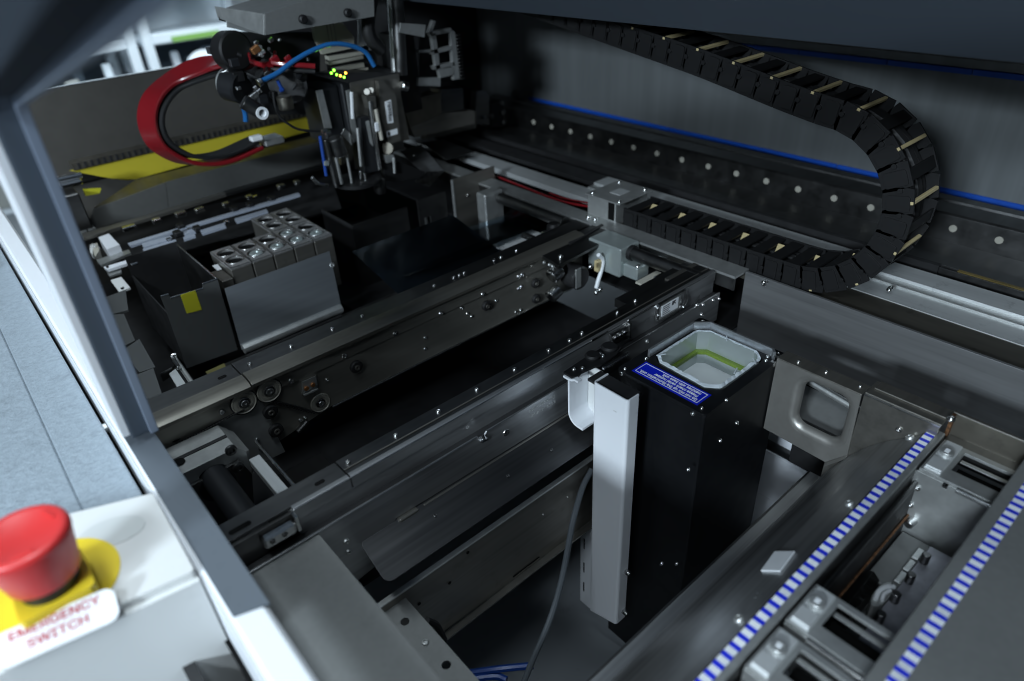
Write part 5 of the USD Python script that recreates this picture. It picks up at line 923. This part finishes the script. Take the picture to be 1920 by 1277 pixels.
# ------------------------------------------------------------------ near side: guard frame, sill, emergency stop, table
gf = Thing("side_guard_frame", "dark blue grey guard frame post and sloping top bar in the left foreground", "guard frame")
po = [(.765, .115), (.735, .28), (.716, .412), (.7105, .482), (.706, .497), (.695, .508), (.675, .5115), (.2135, .6115), (-.1, .676), (-.1, .73), (.60, .585), (.70, .568), (.76, .545), (.785, .49), (.80, .40), (.835, .115)]
gf.part("post", extr(sg.Polygon(po).intersection(sg.box(.6705, 0, 1, 1)), "x", .0468, .071), "frame_paint", smooth=25)
gf.part("top_bar", extr(sg.Polygon(po).intersection(sg.box(-1, 0, .67, 1)), "x", .0425, .071), "shaded_bar_paint", smooth=25)  # same frame as the post, its shade put into a darker colour
gf.part("inner_trim", extr(sg.Polygon([(.7652, .115), (.7352, .28), (.7162, .412), (.7107, .482), (.7062, .4972), (.6952, .5082), (.675, .5118), (.2135, .6118), (.2135, .6045), (.675, .5045), (.6915, .5020), (.7000, .4935), (.7040, .480), (.7095, .412), (.7285, .28), (.7585, .115)]), "x", .0655, .0745), "frame_trim")
gf.part("foot", extr(sg.Polygon([(.0405, .462), (.0708, .452), (.0708, .835), (.0405, .835)]), "z", .0990, .1008), "foot_paint")
gf.part("lit_post_face", extr(sg.Polygon([(.770, .118), (.742, .28), (.723, .412), (.718, .48), (.80, .48), (.812, .40), (.842, .118)]), "x", .0385, .0465), "white_paint")  # white strip standing in for light on the outer face of the post
gf.done()
ws = Thing("white_sill", "white painted machine sill running along the near left side", "sill")
ws.part("sill", box(.0372, .069, -.05, 1.9, .02, .0985, .004), "white_paint"); ws.part("side_strip", box(.0355, .0371, -.05, 1.9, .0, .096, .0006), "white_paint"); ws.done()
tb = Thing("textured_side_table", "pale blue grey speckled table top outside the guard frame", "table top")
tb.part("top", box(-1.2, -.03, .70, 1.80, .03, .05, .002), "textured_grey"); tb.part("top", box(-.0298, .030, .70, 1.80, .03, .0498, .002), "textured_grey"); tb.part("edge_gap", box(.0305, .0352, .3, 1.95, .0, .004), "black_void")
tb.part("screw", cyl((.0302, .93, .040), (.0345, .93, .040), .007, 12), "zinc"); tb.done()
wk = Thing("white_end_block", "white block with a dark slotted hole at the far end of the speckled table", "end block")
wk.part("block", box(-.02, .036, 1.81, 2.0, .04, .07, .003), "white_paint"); wk.part("upper_block", box(.0, .05, 2.02, 2.2, .02, .10, .003), "white_paint"); wk.part("slot", box(.018, .03, 1.86, 1.93, .0701, .0712), "black_void"); wk.part("rail", box(-.05, -.022, 1.60, 2.3, .05, .075, .003), "zinc"); wk.done()

eb = Thing("control_box", "off white control box corner carrying the emergency stop", "control box")
top = np.array([(.0365, .668), (.0335, .532), (-.13, .556), (-.30, .60), (-.30, .80), (-.045, .702)])
TZ = .105
eb.part("top", extr(sg.Polygon(top).buffer(-.004).buffer(.004), "z", .03, TZ), "off_white"); 
eb.part("front", extr(sg.Polygon([(.0336, .5318), (.0336, .525), (-.32, .575), (-.30, .599), (-.13, .5558)]), "z", -.35, TZ - .008), "off_white")
lab = eb.part("label_disc", hull_pts([]) if False else extr(circ(-.073, .606, .058, 48).intersection(sg.Polygon(top).buffer(-.002)), "z", TZ + .0002, TZ + .0010), "button_yellow", label="round yellow label under the emergency stop")
eb.part("ghost_mark", extr(affinity.rotate(affinity.scale(circ(-.012, .640, .025, 40), 1.25, .8), -25), "z", TZ + .0001, TZ + .0007), "ghost_grey")
pp = np.array((-.078, .575, TZ + .0012))
eb.done()
es = Thing("emergency_stop", "large red mushroom emergency stop button with a yellow collar", "emergency stop")
C = np.array((-.070, .588, TZ + .001))
es.part("collar", extr(rrect(C[0] - .030, C[1] - .030, C[0] + .030, C[1] + .030, .006), "z", C[2] + .0002, C[2] + .020), "button_yellow")
es.part("neck", cyl(C + (0, 0, .0202), C + (0, 0, .032), .024, 32), "motor_black")
es.part("mushroom", lathe([(.0265, .0322), (.0295, .035), (.0355, .070), (.0372, .077), (.0365, .0815), (.0335, .0840), (.029, .0832), (.018, .0800), (.0001, .0795)], C, Z, 56), "button_red", smooth=50)
for a in (.4, 2.5, 4.6): es.part("arrow", obox(C + (.0260 * math.cos(a), .0260 * math.sin(a), .0830), (-math.sin(a), math.cos(a), 0), (math.cos(a), math.sin(a), 0), Z, .016, .004, .002, .0006), "button_red")
es.done()
ep = Thing("emergency_sign", "white plate lettered EMERGENCY SWITCH in red in front of the button", "sign plate")
ex = np.array((.985, -.17, 0)); ex /= np.linalg.norm(ex); ey = np.array((.17, .985, 0)); ey /= np.linalg.norm(ey)
tl = np.array((-.0, .0, .85)); eyt = ey * .90 + Z * .44; eyt /= np.linalg.norm(eyt)
P0 = np.array((-.0775, .549, TZ + .0085))
ep.part("plate", place(extr(rrect(-.047, -.018, .047, .013, .009), "z", -.0008, .0008), P0, ex, eyt), "label_white")
ep.part("letters", text("EMERGENCY", .0075, P0 + eyt * .0025, ex, eyt, .0012, True, True, width=.070), "red_ink", smooth=False)
ep.part("letters", text("SWITCH", .0075, P0 - eyt * .0095, ex, eyt, .0012, True, True, width=.047), "red_ink", smooth=False)
ep.done()

# ------------------------------------------------------------------ the factory beyond, out of focus
def bay(x0, x1, y, label, seed, items):
    t = Thing("storage_rack", label, "storage rack", "background storage racks"); r = random.Random(seed)
    for x in (x0, x1 - .06): t.part("post", box(x, x + .055, y, y + .055, -.95, 1.5, .006), "shelf_white"); t.part("post", box(x, x + .055, y + .6, y + .655, -.95, 1.5, .006), "shelf_white")
    for z in (-.24, .02, .42): t.part("beam", box(x0 + .056, x1 - .061, y + .003, y + .05, z, z + .055, .004), "shelf_white"); t.part("shelf", box(x0 + .01, x1 - .01, y + .06, y + .6, z - .012, z + .012), "shelf_white")
    t.part("back_panel", box(x0 + .02, x1 - .02, y + .66, y + .68, -.9, .02), "shelf_dark"); t.part("upper_panel", box(x0 + .02, x1 - .02, y + .66, y + .68, .03, 1.5), "shelf_white")
    t.done()
    for z in (-.226,):
        for k in range(items):
            w = r.uniform(.04, .10); xx = x0 + .08 + (x1 - x0 - .24) * (k + r.uniform(.1, .5)) / items; h = r.uniform(.07, .20); m = r.choice(["shelf_blue", "shelf_card", "shelf_white", "shelf_dark", "shelf_white", "shelf_red"]); yy = y + .08 + .05 * (k % 3)
            kind = {"shelf_blue": "blue", "shelf_card": "grey", "shelf_white": "white", "shelf_dark": "dark", "shelf_red": "red"}[m]
            yield m, kind, (xx, xx + w, yy, yy + .045, z + .0, z + h)
nth = ["first", "second", "third", "fourth", "fifth", "sixth", "seventh"]
for (x0, x1, y, lab, sd, n_, wh) in ((.40, 1.13, 4.6, "white framed rack nearer the guard post in the blurred background", 3, 7, "left rack"), (1.16, 1.96, 4.6, "white framed rack beside the placement head in the blurred background", 8, 7, "right rack")):
    for i, (m, kind, b) in enumerate(bay(x0, x1, y, lab, sd, n_)):
        single("storage_box", box(*b, .006), m, f"blurred {kind} storage box, {nth[i]} from the left on the {wh}", "box", "storage boxes in the background racks")
t = Thing("cable_reel", "white reel leaning in the right background rack", "reel"); t.part("reel", lathe([(.10, 0), (.11, .01), (.11, .03), (.09, .04), (.03, .04)], (1.48, 4.62, -.16), (-.3, -.8, .4), 28), "shelf_white"); t.done()
t = Thing("green_strip_sign", "green strip sign on the right background rack", "sign"); t.part("strip", box(1.32, 1.60, 4.585, 4.5995, .022, .05), "shelf_green"); t.done()
single("background_wall", box(-2, 5, 6.4, 6.45, -.95, 3.0), "shelf_white", "bright blurred wall of the factory hall", kind="structure")
wc = Thing("white_cabinet", "tall pale cabinet blurred behind the guard frame", "cabinet"); wc.part("body", box(.10, .82, 5.4, 5.9, -.95, 1.6, .01), "shelf_white"); wc.part("door", box(.12, .45, 5.385, 5.399, -.9, 1.55, .004), "shelf_card"); wc.part("door", box(.47, .80, 5.385, 5.399, -.9, 1.55, .004), "shelf_white"); wc.done()
